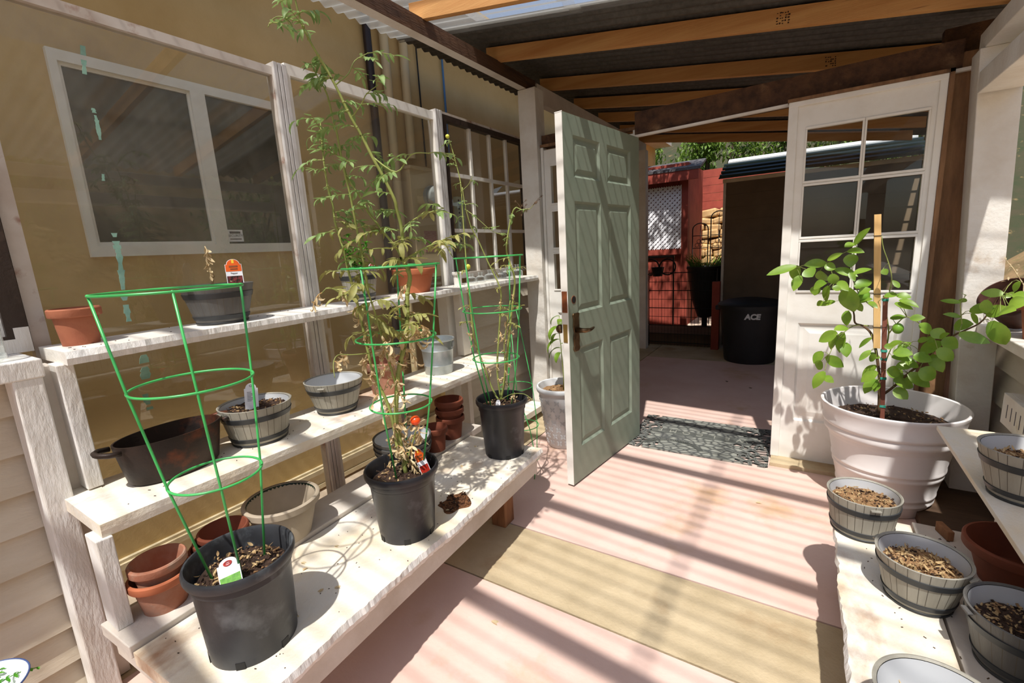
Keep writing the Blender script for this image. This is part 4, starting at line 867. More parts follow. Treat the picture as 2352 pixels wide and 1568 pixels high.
# empty cage standing wide end up on the ledge behind the bench
cage('spare green wire cage standing on the floor behind the bench end',[(0,0,.553,.102,None),(.068,-.045,.328,.090,None),(.10,-.06,.13,.065,None)],
     [[(-.03,.02,1.02),(.055,-.08,.553),(.145,-.10,.328),(.158,-.07,.13),(.14,-.07,.0)],[(-.03,.03,1.02),(-.09,.05,.553),(-.012,-.01,.328),(.05,-.04,.13),(.09,-.06,.0)],[(.0,.05,1.02),(.07,.075,.553),(.12,.028,.328),(.13,-.01,.13),(.13,-.05,.0)]],(-1.47,2.28,0),fine=.0026)

# ------------------------------------------------------------------ plants
def smooth_path(P,k=4):
    P=[Vector(p) for p in P]; out=[]
    for i in range(len(P)-1):
        p0=P[max(0,i-1)];p1=P[i];p2=P[i+1];p3=P[min(len(P)-1,i+2)]
        for j in range(k):
            t=j/k; out.append(.5*((2*p1)+(p2-p0)*t+(2*p0-5*p1+4*p2-p3)*t*t+(3*p1-p0-3*p2+p3)*t**3))
    out.append(P[-1]); return out
def compound(g,st,base,d,L,q,mi,size,dead=False):
    # one tomato leaf: drooping petiole with paired leaflets
    d=Vector(d).normalized(); pts=[Vector(base)]; n=5; droop=q.uniform(.10,.35) if not dead else q.uniform(.5,1.1)
    for i in range(n):
        d=(d+Vector((q.uniform(-.12,.12),q.uniform(-.12,.12),-droop*.5))).normalized(); pts.append(pts[-1]+d*L/n)
    st.tube(pts,(.0017,.0008),5,1 if dead else 0,caps=False)
    for i in range(1,n+1):
        for s_ in ((-1,1) if i<n else (0,)):
            if q.random()<.18 and i<n: continue
            ax=(pts[i]-pts[i-1]).normalized(); side=ax.cross(Vector((0,0,1)))
            if side.length<.05: side=Vector((1,0,0))
            side.normalize(); dd=ax*.65+side*s_*.9+Vector((0,0,q.uniform(-.5,.15)-(.7 if dead else 0)))
            up=Vector((q.uniform(-.5,.5),q.uniform(-.5,.5),1))
            l_=size*q.uniform(.6,1.15)*(1.25 if s_==0 else 1)
            g.leaf(pts[i],dd,up,l_,l_*(q.uniform(.28,.44) if not dead else q.uniform(.25,.42)),q.uniform(-.4,1.5) if not dead else q.uniform(-3.2,3.2),q.uniform(.2,.8) if not dead else q.uniform(.3,1.3),mi,5)
def tomato(name,label,paths,radii,base,zsplit,dens,seed,Lr=(.04,.10),size=.036,bare=None,leafless=(),thin=()):
    t=thing(name,label,'plant',base)
    b=Vector(base); q=random.Random(seed); st=G(); gr=G(); dd=G()
    for pi,P in enumerate(paths):
        sp=smooth_path([Vector(p)-b for p in P]); r0,r1=radii[pi]
        st.tube(sp,(r0,r1),8,0)
        if pi in leafless: continue
        acc=0
        for i in range(1,len(sp)):
            seg=sp[i]-sp[i-1]; acc+=seg.length
            z=sp[i].z+b.z
            step=dens(z,q)*(3.2 if pi in thin else 1)
            while acc>step:
                acc-=step
                a=q.uniform(0,6.28); ax=seg.normalized(); h=Vector((math.cos(a),math.sin(a),q.uniform(.0,.6))); 
                L=q.uniform(*Lr)
                if z>zsplit[1]+q.uniform(-.12,.12): compound(gr,st,sp[i],h,L,q,0,size)
                elif z>zsplit[0]+q.uniform(-.15,.15): compound(gr,st,sp[i],h,L*1.1,q,1,size*1.25)
                else: compound(dd,st,sp[i],h,L*q.uniform(.4,.9),q,0,size*.95,True)
                st.sphere(tuple(sp[i]),max(.0025,(r0+r1)*.62),0,6)
    st.build('stem',['stem','stake'],t,smooth=True)
    if gr.f: gr.build('green_foliage',['leaf','leaf_olive'],t,smooth=True)
    if dd.f: dd.build('withered_foliage','leaf_dead',t,smooth=True)
    return t
tr_=[(.0085,.007),(.0065,.0022),(.0045,.0022),(.006,.0018),(.0045,.0018),(.004,.0022),(.0028,.0014),(.0028,.0014),(.0045,.002),(.002,.0012),(.0026,.0013),(.003,.0014),(.0022,.0012),(.0022,.0012),(.0026,.0013),(.0018,.0012)]
tb=(-1.206,1.09,.585)
TOM[0]=[[tb[0],tb[1],.575]]+TOM[0][1:]
tomato('tomato_plant','tall leggy tomato plant, green above and withered below, mid bench',TOM,tr_,tb,(1.17,1.44),lambda z,q:(.040 if z>1.35 else .038 if z>1.2 else .022 if z>.98 else .036 if z>.84 else .022)*q.uniform(.6,1.6),11,thin=(15,))
t=bpy.data.objects['tomato_plant']
g=G(); g.sphere((0,0,0),.018,sz=.92,seg=20); g.build('ripe_tomato','tomato_red',t,smooth=True,loc=Vector((-1.125,1.085,.804))-Vector(tb))
pb=(-1.245,1.795,.618)
tomato('tomato_plant','spindly yellowing tomato plant in the pot at the doorway end',PLB,[(.0065,.003),(.0022,.001),(.005,.0016),(.005,.0018),(.004,.002),(.002,.001),(.002,.001),(.0016,.001),(.0016,.001),(.002,.0012)],pb,(1.16,1.30),lambda z,q:.062*q.uniform(.6,1.9),21,(.025,.06),.020)
t=bpy.data.objects['tomato_plant.001']
g=G(); g.sphere((0,0,0),.0095); g.build('small_fruit','tomato_yellow',t,smooth=True,loc=Vector((-1.418,1.743,1.893))-Vector(pb))
g=G(); g.sphere((0,0,0),.0135); g.build('small_fruit','tomato_yellow',t,smooth=True,loc=Vector((-1.366,1.755,1.303))-Vector(pb))
# star shaped dried blossom at the bent tip
g=G(); q=random.Random(4); path=smooth_path([Vector(p)-Vector(pb) for p in PLB[1]],6)
for k in range(15):
    a0=path[q.randrange(4,len(path))]; c=a0+Vector((q.uniform(-.03,.035),q.uniform(-.03,.03),q.uniform(-.03,.045)))
    g.tube([a0,(a0+c)/2+Vector((0,0,.006)),c],.0008,4)
    for j in range(5):
        a=6.28*j/5+k; g.tube([c,c+Vector((.007*math.cos(a),.003*math.sin(a),.007*math.sin(a)))],.0008,4)
g.build('dried_calyx','stem_brown',t)
# fresh herb and withered stem on the top shelf
def herb(name,label,base,n,h,seed,mat='herb',spread=.05,L=.03):
    t=thing(name,label,'plant',base); q=random.Random(seed); st=G(); lf=G()
    for k in range(n):
        a=q.uniform(0,6.28); x=q.uniform(0,spread*.5); p=[Vector((x*math.cos(a),x*math.sin(a),0))]; hh=h*q.uniform(.6,1.05)
        for i in range(6): p.append(p[-1]+Vector((q.uniform(-.01,.01)+spread*.12*math.cos(a),q.uniform(-.01,.01)+spread*.12*math.sin(a),hh/6)))
        st.tube(p,(.002,.001),5)
        for i in range(1,7):
            for j in range(4):
                b_=q.uniform(0,6.28); lf.leaf(p[i],(math.cos(b_),math.sin(b_),q.uniform(-.1,.6)),(0,0,1),L*q.uniform(.6,1.2),L*.36,q.uniform(0,1.4),.4,0,4)
    st.build('stem','stem',t,smooth=True); lf.build('foliage',mat,t,smooth=True); return t
herb('herb_plant','bright green bushy herb in the barrel planter behind the tomato plant',(-1.97,1.605,ZT(1.6)+.145),9,.20,5,L=.034)
t=thing('withered_plant','dried pale twisted stem standing in the charcoal planter','plant',(-1.985,.905,ZT(.91)+.145))
g=G(); g.tube([(0,0,0),(.004,.002,.05),(-.003,-.003,.10),(.005,.0,.135),(.002,-.003,.155)],[.006,.005,.004,.003,.002],7); g.build('stem','leaf_dead',t,smooth=True)
g=G(); q=random.Random(9)
for k in range(16): g.leaf((q.uniform(-.004,.004),q.uniform(-.006,.006),.03+.008*k),(q.uniform(-.6,.6),q.uniform(-.6,.6),-1),(1,0,0),q.uniform(.02,.045),.014,q.uniform(-2,2),.9,0,4)
g.build('withered_foliage','leaf_dead',t,smooth=True)

# lemon tree
LB=(.385,2.79,.44)
def lemon():
    t=thing('lemon_tree','young lemon tree with glossy leaves tied to a stake in the big white pot','tree',LB); b=Vector(LB)
    st=G(); rr=[(.007,.003),(.003,.0016),(.003,.0018),(.006,.0022),(.002,.0012),(.003,.0014),(.003,.0016),(.003,.0016),(.004,.002),(.003,.0015)]
    for P,(a,c) in zip(LEM,rr): st.tube(smooth_path([Vector(p)-b for p in P]),(a,c),8,0 if a<.0055 else 1)
    g=G(); q=random.Random(2)
    for x0,y0,z0,x1,y1,z1,wd in LLV:
        p=Vector((x0,y0,z0))-b; e=Vector((x1,y1,z1))-b; d=e-p; L=d.length*1.22
        up=Vector((-.38+q.uniform(-.3,.3),-.85+q.uniform(-.25,.25),.75+q.uniform(-.3,.3)))
        d2=d+Vector((0,0,.12*L)); g.leaf(p,d2,up,L,max(wd*1.22,.42*L),q.uniform(.1,.7),q.uniform(.08,.28),0,7)
        # short leaf stalk back to the nearest branch point
        best=None
        for P in LEM:
            for c in P:
                v=Vector(c)-b; dd=(v-p).length
                if best is None or dd<best[0]: best=(dd,v)
        if best[0]<.16: st.tube([best[1],(best[1]+p)/2+Vector((0,0,.006)),p],(.0016,.0011),5,0)
    st.build('stem',['stem','stem_brown'],t,smooth=True); g.build('foliage','lemon_leaf',t,smooth=True)
    for c,r in (((.368,2.72,.912),.022),((.232,2.745,1.06),.026)):
        g=G(); g.sphere((0,0,0),r,sz=1.15,seg=20); g.build('unripe_lemon','lime_skin',t,smooth=True,loc=Vector(c)-b)
lemon()
t=thing('plant_stake','reddish brown stake with teal ties in the big white pot','stake',(.352,2.758,.46))
g=G(); v0=Vector((0,0,-.06));v1=Vector((-.036,.006,.60)); g.hexa([tuple(v+Vector((x,y,0))) for v in (v0,v1) for x,y in ((-.009,-.009),(.009,-.009),(.009,.009),(-.009,.009))]); g.build('stake_shaft','stake_red',t,bevel=.001)
for k in (.06,.20,.295,.335,.58):
    g=G(); c=v0+(v1-v0)*((k+.06)/.66)
    for j in range(3): g.tube([tuple(c+Vector((x,y,(j-1)*.004))) for x,y in ((-.0105,-.0105),(.0105,-.0105),(.0105,.0105),(-.0105,.0105))],.002,6,0,True)
    g.build('tie','tie',t,smooth=True)
t=thing('plant_stake','tall pale wooden stake strapped to the brown stake','stake',(.300,2.742,.82))
g=G(); v0=Vector((0,0,-.01));v1=Vector((-.042,.012,.615)); g.hexa([tuple(v+Vector((x,y,0))) for v in (v0,v1) for x,y in ((-.013,-.007),(.013,-.007),(.013,.007),(-.013,.007))]); g.build('stake_shaft','stake',t,bevel=.001)
for k in (.10,.255,.52):
    g=G(); c=v0+(v1-v0)*(k/.615); g.tube([tuple(c+Vector((x,y,0))) for x,y in ((-.0145,-.009),(.0145,-.009),(.0145,.009),(-.0145,.009))],.0016,6,0,True)
    if k<.3: g.tube([tuple(c+Vector(p)) for p in ((.0145,-.009,0),(.030,-.010,.001),(.036,.012,.0))],.0014,5)
    g.build('cord_tie','cord',t,smooth=True)

# ------------------------------------------------------------------ big pots on the floor
t=thing('large_pot','big white plastic pot holding the lemon tree beside the glazed door','pot',(.385,2.808,0))
g=G(); H_=.495
prof=[(0,.01),(.158,.01),(.164,0),(.170,.004),(.184,.06),(.194,.064),(.194,.072),(.192,.076),(.195,.09),(.199,.094),(.199,.102),(.197,.106),(.214,.185),(.219,.190),(.219,.200),(.217,.204),(.220,.216),(.225,.220),(.225,.230),(.223,.235),(.243,.335),(.246,.345),(.262,.36),(.266,.375),(.262,.392),(.270,.398),(.274,.412),(.270,.425),(.280,.475),(.285,.487),(.285,.495),(.279,.499),(.272,.495),(.258,.40),(.248,.34),(.225,.30),(0,.30)]
prof=[(r_*1.015,z_*1.06) for r_,z_ in prof]
g.lathe(prof,80); g.build('pot_body','white_plastic',t,smooth=True,autos=50)
g=soil_mesh(.262,.44-.0,31,.012,260); litter(g,.26,.44,70,3)
g.v=[(x*.95,y*.95,z-.005) for x,y,z in g.v]
g.build('soil',['soil','dry_soil','litter'],t)
t=thing('flower_pot','white embossed pot with a pepper seedling behind the open door','pot',(-1.405,2.765,0))
g=G(); prof=[(0,.012),(.100,.012),(.104,0),(.112,.006),(.160,.38),(.164,.395),(.172,.40),(.178,.415),(.178,.43),(.172,.438),(.162,.436),(.156,.41),(.150,.36),(0,.36)]
g.lathe(prof,64); g.build('pot_body','white_glaze',t,smooth=True,autos=50)
g=G()
for j in range(7):
    zc=.045+.05*j; rr=.1135+.048*(zc/.38)
    for k in range(14):
        a0=2*math.pi*(k+.5*(j%2))/14
        for m_ in range(4):
            an=math.pi/4+m_*math.pi/2; ox=.013*math.cos(an); oz=.013*math.sin(an)
            c=lambda u,v:((rr+.047*((zc+v)-zc)/.38*1.02+.0008)*math.cos(a0+u/rr),(rr+.047*v/.38+.0008)*math.sin(a0+u/rr),zc+v)
            g.tube([c(ox*.3,oz*.3),c(ox*1.0-.005*math.sin(an),oz+.005*math.cos(an)),c(ox*1.75,oz*1.75),c(ox+.005*math.sin(an),oz-.005*math.cos(an))],.0013,4,0,True)
g.build('embossed_flowers','white_glaze',t,smooth=True)
g=soil_mesh(.150,.392,41,.008,160); g.build('soil',['dry_soil','soil','litter'],t)
t=thing('pepper_seedling','slim seedling with a few broad green leaves beside the door edge','plant',(-1.385,2.755,.398)); b=Vector((-1.385,2.755,.398))
g=G(); g.tube([(0,0,-.01),(.004,0,.1),(-.004,0,.22),(-.008,0,.32),(-.02,0,.42),(-.012,.0,.52)],(.0045,.002),8); g.build('stem','stem',t,smooth=True)
g=G(); q=random.Random(8)
for (z,a,L_,w_) in ((.30,3.4,.13,.055),(.36,3.9,.15,.06),(.40,2.9,.12,.05),(.45,4.2,.14,.06),(.48,1.2,.11,.05),(.33,.4,.12,.05),(.52,3.3,.10,.045),(.50,5.2,.09,.04),(.27,4.6,.10,.045)):
    g.leaf((-.012,0,z),(math.cos(a),math.sin(a),.25),(0,0,1),L_,w_,1.9,.25,0,8)
g.build('foliage','lemon_leaf',t,smooth=True)

# ------------------------------------------------------------------ tags
def plant_tag(label,loc,rot,w,h,kind):
    t=thing('plant_tag',label,'plant tag',loc,0,None,rot=rot)
    def arch(w,h,th,y,z0,inset=0):
        a=w/2-inset; ol=[(-a,z0),(a,z0),(a,h*.80-inset)]
        ol+=[(a*.80*math.cos(u),h*.80-inset+ (h*.2)*math.sin(u)) for u in [math.pi*k/12 for k in range(13)]]
        ol+=[(-a,h*.80-inset)]
        n=len(ol); g=G(); g.add([(x,y,z) for x,z in ol]+[(x,y+th,z) for x,z in ol],[tuple(range(n)),tuple(range(n,2*n))[::-1]]+[(i,n+i,n+(i+1)%n,(i+1)%n) for i in range(n)]); return g
    arch(w,h,.0012,0,-.022).build('tag_card','tag_white',t)
    if kind in('orange','red'):
        a=w*.45; g=G(); 
        arch(w*.94,h*.985,.0006,-.0006,h*.52).build('printed_header','tag_orange',t)
        g=G(); g.box(-w*.07,w*.07,-.0012,-.0006,h*.84,h*.985); g.build('yellow_patch','tag_yellow',t)
        g=G(); g.box(-a,a,-.0006,0,0,h*.34); g.build('photo_print','tag_photo' if kind=='orange' else 'tag_red',t)
        if kind=='orange': text('tag_lettering','Pepper',h*.085,'ink',t,(0,-.0008,h*.45),(R(90),0,0),.0002)
        g=G(); g.box(-w*.26,w*.26,-.0012,-.0006,h*.68,h*.75); g.box(-w*.20,w*.24,-.0012,-.0006,h*.59,h*.64); g.build('header_print','rust',t)
    elif kind=='green':
        g=G(); g.tube([(.009*math.cos(u),-.0005,h*.80+.005*math.sin(u)) for u in [6.28*k/16 for k in range(16)]],.0022,5,0,True); g.box(-.008,.008,-.0008,0,h*.78,h*.82); g.build('oval_logo','tag_red',t)
        g=G(); g.box(-w*.46,w*.46,-.0008,0,-.02,h*.36); g.build('photo_print','tag_green',t)
    else:
        g=G()
        for k in range(7): g.box(-w*.30,-w*.30+w*(.5 if k%3 else .3),-.0006,0,h*(.32+.055*k),h*(.335+.055*k))
        g.build('fine_print','ink',t)
        g=G(); g.tube([(.004*math.cos(u),-.0004,h*.90+.004*math.sin(u)) for u in [6.28*k/12 for k in range(12)]],.0008,5,0,True); g.build('punch_mark','ink',t)
    return t
FACE=R(40)
plant_tag('orange printed tag standing in the charcoal planter on the top shelf',(-1.925,.965,ZT(1)+.145),(R(-4),0,R(58)),.058,.100,'orange')
plant_tag('plain white tag with fine print in the weathered barrel planter',(-1.762,.865,ZM+.128),(R(-6),R(4),R(58)),.046,.100,'plain')
plant_tag('white tag with green vegetable photo in the nearest black pot',(-1.165,.452,ZB+.222),(R(-38),R(-14),R(52)),.052,.068,'green')
plant_tag('red tomato tag leaning in the glossy black pot',(-1.135,1.125,ZB+.218),(R(-14),R(-14),R(60)),.036,.10,'red')
plant_tag('white tag with red oval in the herb planter',(-1.90,1.64,ZT(1.6)+.135),(R(-4),0,R(55)),.034,.055,'green')
plant_tag('small white marker in the pot at the doorway end',(-1.235,1.74,ZB+.24),(R(-10),R(6),R(40)),.022,.055,'plain')

# ------------------------------------------------------------------ right side benches
t=thing('right_bench','low white bench on the right with chipped edge, carrying the barrel planters','bench',(.14,0,0))
g=G(); g.board(.0,.228,-.4,2.03,.262,.30,n=150,live=.009,side=-1,seed=22,m_edge=1); g.build('front_board',['white_stained','white_rough'],t)
g=G(); g.box(.236,.50,-.4,2.06,.262,.30); g.build('back_board','grey_paint',t,bevel=.003)
for (x,y) in ((.07,1.9),(.44,1.9),(.07,.2),(.44,.2)):
    g=G(); g.box(x-.04,x+.04,y-.04,y+.04,0,.262); g.build('leg','foot_wood',t,bevel=.003)
t=thing('right_shelf','white shelf board over the right bench holding the front barrel planter','shelf',(.485,0,.56))
g=G(); g.box(0,.30,-.4,2.43,-.018,0); g.build('shelf_board','white_stained',t,bevel=.002)
for y in (2.36,.3):
    g=G(); g.box(.20,.25,y,y+.045,-.56,-.018); g.build('post','white_wood',t)
t=thing('louvred_box','white board with slots below the right sill carrying the black cells','box',(.70,1.2,.565))
g=G(); g.box(0,.018,-1.6,1.36,0,.125); g.box(.018,.105,-1.6,1.345,.107,.125); g.box(.018,.105,1.345,1.36,0,.125); g.build('slotted_board','white_wood',t,bevel=.002)
g=G()
for k in range(30): g.box(-.001,.0,1.30-.045*k,1.305-.045*k,.035,.09)
g.build('slots','ink',t)
t=thing('sill_shelf','white sill shelf under the right opening','shelf',(.695,0,.86))
g=G(); g.box(0,.26,-2.6,2.995,0,.045); g.build('shelf_board','white_wood',t,bevel=.004)
g=G(); siding(g,.83,-2.6,3.7,0,.86,.17,side=-1)
struct('wall_right',g,'siding','cream lapped siding below the right sill','wall')
bp=[('barrel planter of pale dry soil at the far end of the right bench',(.214,1.925,.30),.110,.088,.148,'barrel','dry_soil',.80,1,10),
    ('barrel planter full of dead leaves, mid right bench',(.324,1.600,.30),.109,.075,.145,'barrel','dry_soil',.74,2,70),
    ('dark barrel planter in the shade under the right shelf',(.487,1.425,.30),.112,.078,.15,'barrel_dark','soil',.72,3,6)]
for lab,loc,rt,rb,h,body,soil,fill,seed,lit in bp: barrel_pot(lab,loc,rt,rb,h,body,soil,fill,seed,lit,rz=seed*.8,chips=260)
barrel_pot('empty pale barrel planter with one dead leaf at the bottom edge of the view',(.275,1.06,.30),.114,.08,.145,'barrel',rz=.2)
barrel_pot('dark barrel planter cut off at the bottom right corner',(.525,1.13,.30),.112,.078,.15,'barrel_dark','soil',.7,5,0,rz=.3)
barrel_pot('pale barrel planter on the right shelf above the bench',(.580,1.85,.56),.114,.076,.155,'barrel','dry_soil',.72,7,40,rz=.9,chips=260)
t=thing('dead_leaf','single curled brown leaf with a long stalk in the empty planter','leaf',(.265,1.08,.315))
g=G(); g.leaf((0,0,.03),(.6,-.6,.05),(0,0,1),.07,.03,1.2,.5,0,6); g.tube([(0,0,.03),(-.04,.05,.07),(-.06,.07,.10)],.0014,5); g.build('leaf_blade','leaf_dead',t,smooth=True)
plain_pot('terracotta_bowl','wide terracotta bowl under the right shelf',(.575,1.80,.30),.125,.080,.13,'terra_dark',cat='bowl',th=.009)
g=G(); g.obox((.455,2.005,.318),.02,.07,.036,(0,0,.3)); tag(g.build('wood_block','foot_wood',bevel=.003),'short raw wood block at the end of the right bench','block')
def strip_pot(label,loc,rt,rb,h,mat,rot=None,cat='pot'):
    t=thing('clay_pot',label,cat,loc,0,None,rot=rot); g=G(); g.lathe(pot_prof(rb,rt,h,.007,h*.22,.006),48); g.build('pot_body',mat,t,smooth=True,autos=40); return t
strip_pot('dark brown pot lying tilted on the right sill behind the lemon leaves',(.80,2.86,.955),.100,.066,.15,'wicker',(R(18),R(-42),R(20)))
strip_pot('upright terracotta pot at the right edge of the sill',(.80,2.60,.905),.085,.06,.15,'terracotta')
for i in range(3):
    t=thing('nursery_cell',('lower','middle','upper')[i]+' black plastic cell nested by the slotted board','pot',(.765,2.43,.690+.012*i),0,'nested black cells')
    g=G(); g.lathe([(0,.003),(.030,.003),(.031,0),(.040,.055),(.044,.056),(.044,.062),(.040,.062),(.029,.006),(0,.006)],32); g.build('pot_body','black_plastic',t,smooth=True,autos=40)
t=thing('potted_sprig','dry twig with tiny leaves above the tilted pot on the right sill','plant',(.78,2.80,1.02))
g=G(); g.tube([(0,0,0),(.0,.02,.08),(-.03,.06,.15),(-.05,.1,.19)],(.003,.0012),6); q=random.Random(1)
for k in range(18): g.leaf((-.03+q.uniform(-.03,.03),.06+q.uniform(-.05,.05),.14+q.uniform(-.05,.06)),(q.uniform(-1,1),q.uniform(-1,1),q.uniform(-.3,.6)),(0,0,1),.018,.008,.6,.4,0,3)
g.build('twig','leaf_dead',t,smooth=True)
# enamel dish bottom left
t=thing('enamel_dish','white enamel dish with blue rim and fern sprigs at the lower left corner','dish',(-1.66,.052,.325))
g=G(); g.lathe([(0,.006),(.05,.006),(.052,0),(.055,.004),(.095,.05),(.10,.052),(.10,.055),(.094,.056),(.052,.01),(0,.01)],48); g.build('dish_body','enamel',t,smooth=True,autos=40)
g=G(); g.ring((0,0,.0545),.0995,.0022); g.build('blue_rim','blue_rim',t,smooth=True)
t=thing('side_table','small plain stand under the enamel dish','stand',(-1.66,.05,-.07))
g=G(); g.box(-.07,.07,-.14,.06,.365,.395); g.build('stand_top','grey_paint',t,bevel=.003)
for x in (-.055,.055):
    for y in (-.11,.04):
        g=G(); g.box(x-.015,x+.015,y-.015,y+.015,.07,.365); g.build('leg','grey_paint',t)
t=thing('fern_sprig','green fern sprigs in the enamel dish','plant',(-1.672,.05,.337))
g=G(); q=random.Random(6)
for a in (0.3,1.4,2.2,3.4,4.6,5.5):
    d=Vector((math.cos(a),math.sin(a),.9)); p=Vector((0,0,0)); 
    for i in range(9):
        p2=p+d.normalized()*.014; g.tube([p,p2],.0012,4)
        s_=d.cross(Vector((0,0,1))).normalized()
        for sg in (-1,1): g.leaf(p2,d*.4+s_*sg,(0,0,1),.028*(1-i/11),.008,.5,.3,0,4)
        p=p2; d.z-=.17
g.build('foliage','herb',t,smooth=True)

# ------------------------------------------------------------------ porch end and garden
t=thing('garbage_bin','black lidded garbage bin marked ACE by the beige shed','garbage bin',(-.515,5.75,0))
g=G(); g.lathe([(0,.01),(.24,.01),(.255,0),(.262,.02),(.315,.60),(.325,.605),(.325,.63),(.30,.63),(.24,.03),(0,.03)],64); g.build('bin_body','bin_black',t,smooth=True,autos=40)
g=G(); g.lathe([(.335,.60),(.338,.62),(.338,.645),(.325,.66),(.26,.685),(.14,.705),(0,.71)],64); g.build('lid','bin_black',t,smooth=True,autos=40)
for s_ in (-1,1):
    g=G(); g.obox((s_*.335,-.02,.60),.05,.10,.05,(0,0,0)); g.build('handle','bin_black',t,bevel=.01)
dx=Vector((.515,-5.75)).normalized(); an=math.atan2(dx.y,dx.x)+.06; rr=.312
text('lettering','ACE',.078,'letter_grey',t,(rr*math.cos(an),rr*math.sin(an),.535),(R(85),0,an+R(90)),.004,shear=.12,offset=.004)
# beige shed
t=thing('beige_shed','beige sided garden shed with dark metal roof','shed',(0,6.6,0))
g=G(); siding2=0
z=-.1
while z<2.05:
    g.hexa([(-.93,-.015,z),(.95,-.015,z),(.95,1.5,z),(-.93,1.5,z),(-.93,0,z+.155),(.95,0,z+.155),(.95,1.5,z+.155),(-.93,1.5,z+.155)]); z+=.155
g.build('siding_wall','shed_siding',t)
g=G(); g.box(-.955,-.925,-.03,.02,-.1,2.08); g.build('corner_trim','grey_paint',t)
g=G(); g.box(-.96,.98,-.05,0,2.06,2.105); g.build('eave_trim','plinth',t)
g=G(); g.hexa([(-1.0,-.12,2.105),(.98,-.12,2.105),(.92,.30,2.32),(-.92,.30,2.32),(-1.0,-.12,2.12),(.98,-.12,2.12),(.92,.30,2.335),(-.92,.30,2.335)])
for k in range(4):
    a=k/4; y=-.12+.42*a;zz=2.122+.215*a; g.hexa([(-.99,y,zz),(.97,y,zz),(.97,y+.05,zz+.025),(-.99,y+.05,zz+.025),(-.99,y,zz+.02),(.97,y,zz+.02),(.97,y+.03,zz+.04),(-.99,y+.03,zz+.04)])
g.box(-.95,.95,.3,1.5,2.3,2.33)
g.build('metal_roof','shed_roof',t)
g=G(); g.hexa([(-.95,.27,2.31),(.93,.27,2.31),(.93,.36,2.36),(-.95,.36,2.36),(-.95,.26,2.345),(.93,.26,2.345),(.93,.36,2.39),(-.95,.36,2.39)]); g.build('ridge_cap','ridge',t)  # cap coloured near white as a painted highlight
# red shed with lattice
t=thing('red_shed','red stained shed with a white lattice panel','shed',(-2.2,8.0,0))
g=G(); 
for k in range(17): g.box(-.9+.085*k,-.9+.081+.085*k,0,.02,0,2.45)
g.box(-.9,.52,.015,1.2,-.05,2.6); g.build('board_wall','red_wood',t)
g=G(); g.box(.44,.54,-.085,-.005,0,2.44); g.build('corner_post','red_wood',t)
g=G(); g.hexa([(-1.0,-.28,2.46),(.75,-.28,2.44),(.62,.9,2.72),(-1.0,.9,2.72),(-1.0,-.28,2.50),(.75,-.28,2.48),(.62,.9,2.76),(-1.0,.9,2.76)]); g.build('shingle_roof','shingle',t)
g=G(); g.box(-1.0,.72,-.27,-.23,2.30,2.46); g.build('fascia','red_wood',t)
g=G(); x0,x1,z0,z1=-.55,.46,1.27,2.25; w_=.036; st_=.076
def clipline(cx,cz,s):
    pts=[]
    for sg in (-1,1):
        u=0
        x,zz=cx,cz
        L=[]
        if sg>0: L=[(x1-x),( (z1-zz) if s>0 else (zz-z0))]
        else: L=[(x-x0),((zz-z0) if s>0 else (z1-zz))]
        m_=min(L); pts.append((x+sg*m_,zz+sg*s*m_))
    return pts
n_=int((x1-x0+z1-z0)/st_)
for s in (1,-1):
    for k in range(n_+1):
        d=k*st_
        if s>0:
            x=x0; zz=z1-d
            a=(x0,zz) if zz>=z0 else (x0+(z0-zz),z0)
        else:
            zz=z0+d; a=(x0,zz) if zz<=z1 else (x0+(zz-z1),z1)
        if a[0]>=x1-.01: continue
        L=min(x1-a[0],(z1-a[1]) if s>0 else (a[1]-z0))
        if L<.02: continue
        b_=(a[0]+L,a[1]+s*L); yy=-.052 if s>0 else -.042
        g.obox(((a[0]+b_[0])/2,yy,(a[1]+b_[1])/2),L*1.414,.008,w_,(0,-s*math.pi/4,0))
g.build('lattice_panel','lattice',t)
g=G(); g.box(x0-.02,x1+.02,-.06,-.03,z0-.10,z0-.01); g.build('sill_rail','red_wood',t)
t=thing('red_fence','red horizontal board fence on the stone wall','fence',(-1.2,10.1,0))
g=G()
for k in range(6): g.box(-1.2,1.0,0,.03,1.83+.15*k,1.975+.15*k)
g.build('fence_boards','red_wood',t)
for x in (-1.15,-.2,.8):
    g=G(); g.box(x,x+.09,.03,.12,.0,2.72); g.build('fence_post','red_wood',t)
g=G(); q=random.Random(77)
z=.0
while z<1.85:
    x=-2.6; hh=q.uniform(.10,.19)
    while x<.6:
        ww=q.uniform(.12,.32)
        cx,cz=x+ww/2,z+hh/2; rot=(q.uniform(-.1,.1),q.uniform(-.2,.2),q.uniform(-.15,.15))
        v=[]
        qq=Euler(rot).to_matrix()
        g.obox((cx,9.5+q.uniform(-.05,.05)+.12*z,cz),ww*.94,.3,hh*.93,rot)
        x+=ww
    z+=hh*.92
g.box(-2.6,.6,9.75,10.0,-.1,1.7)
tag(g.build('stone_wall','stone',bevel=.03),'dry laid tan stone wall below the red fence','wall',kind='structure')
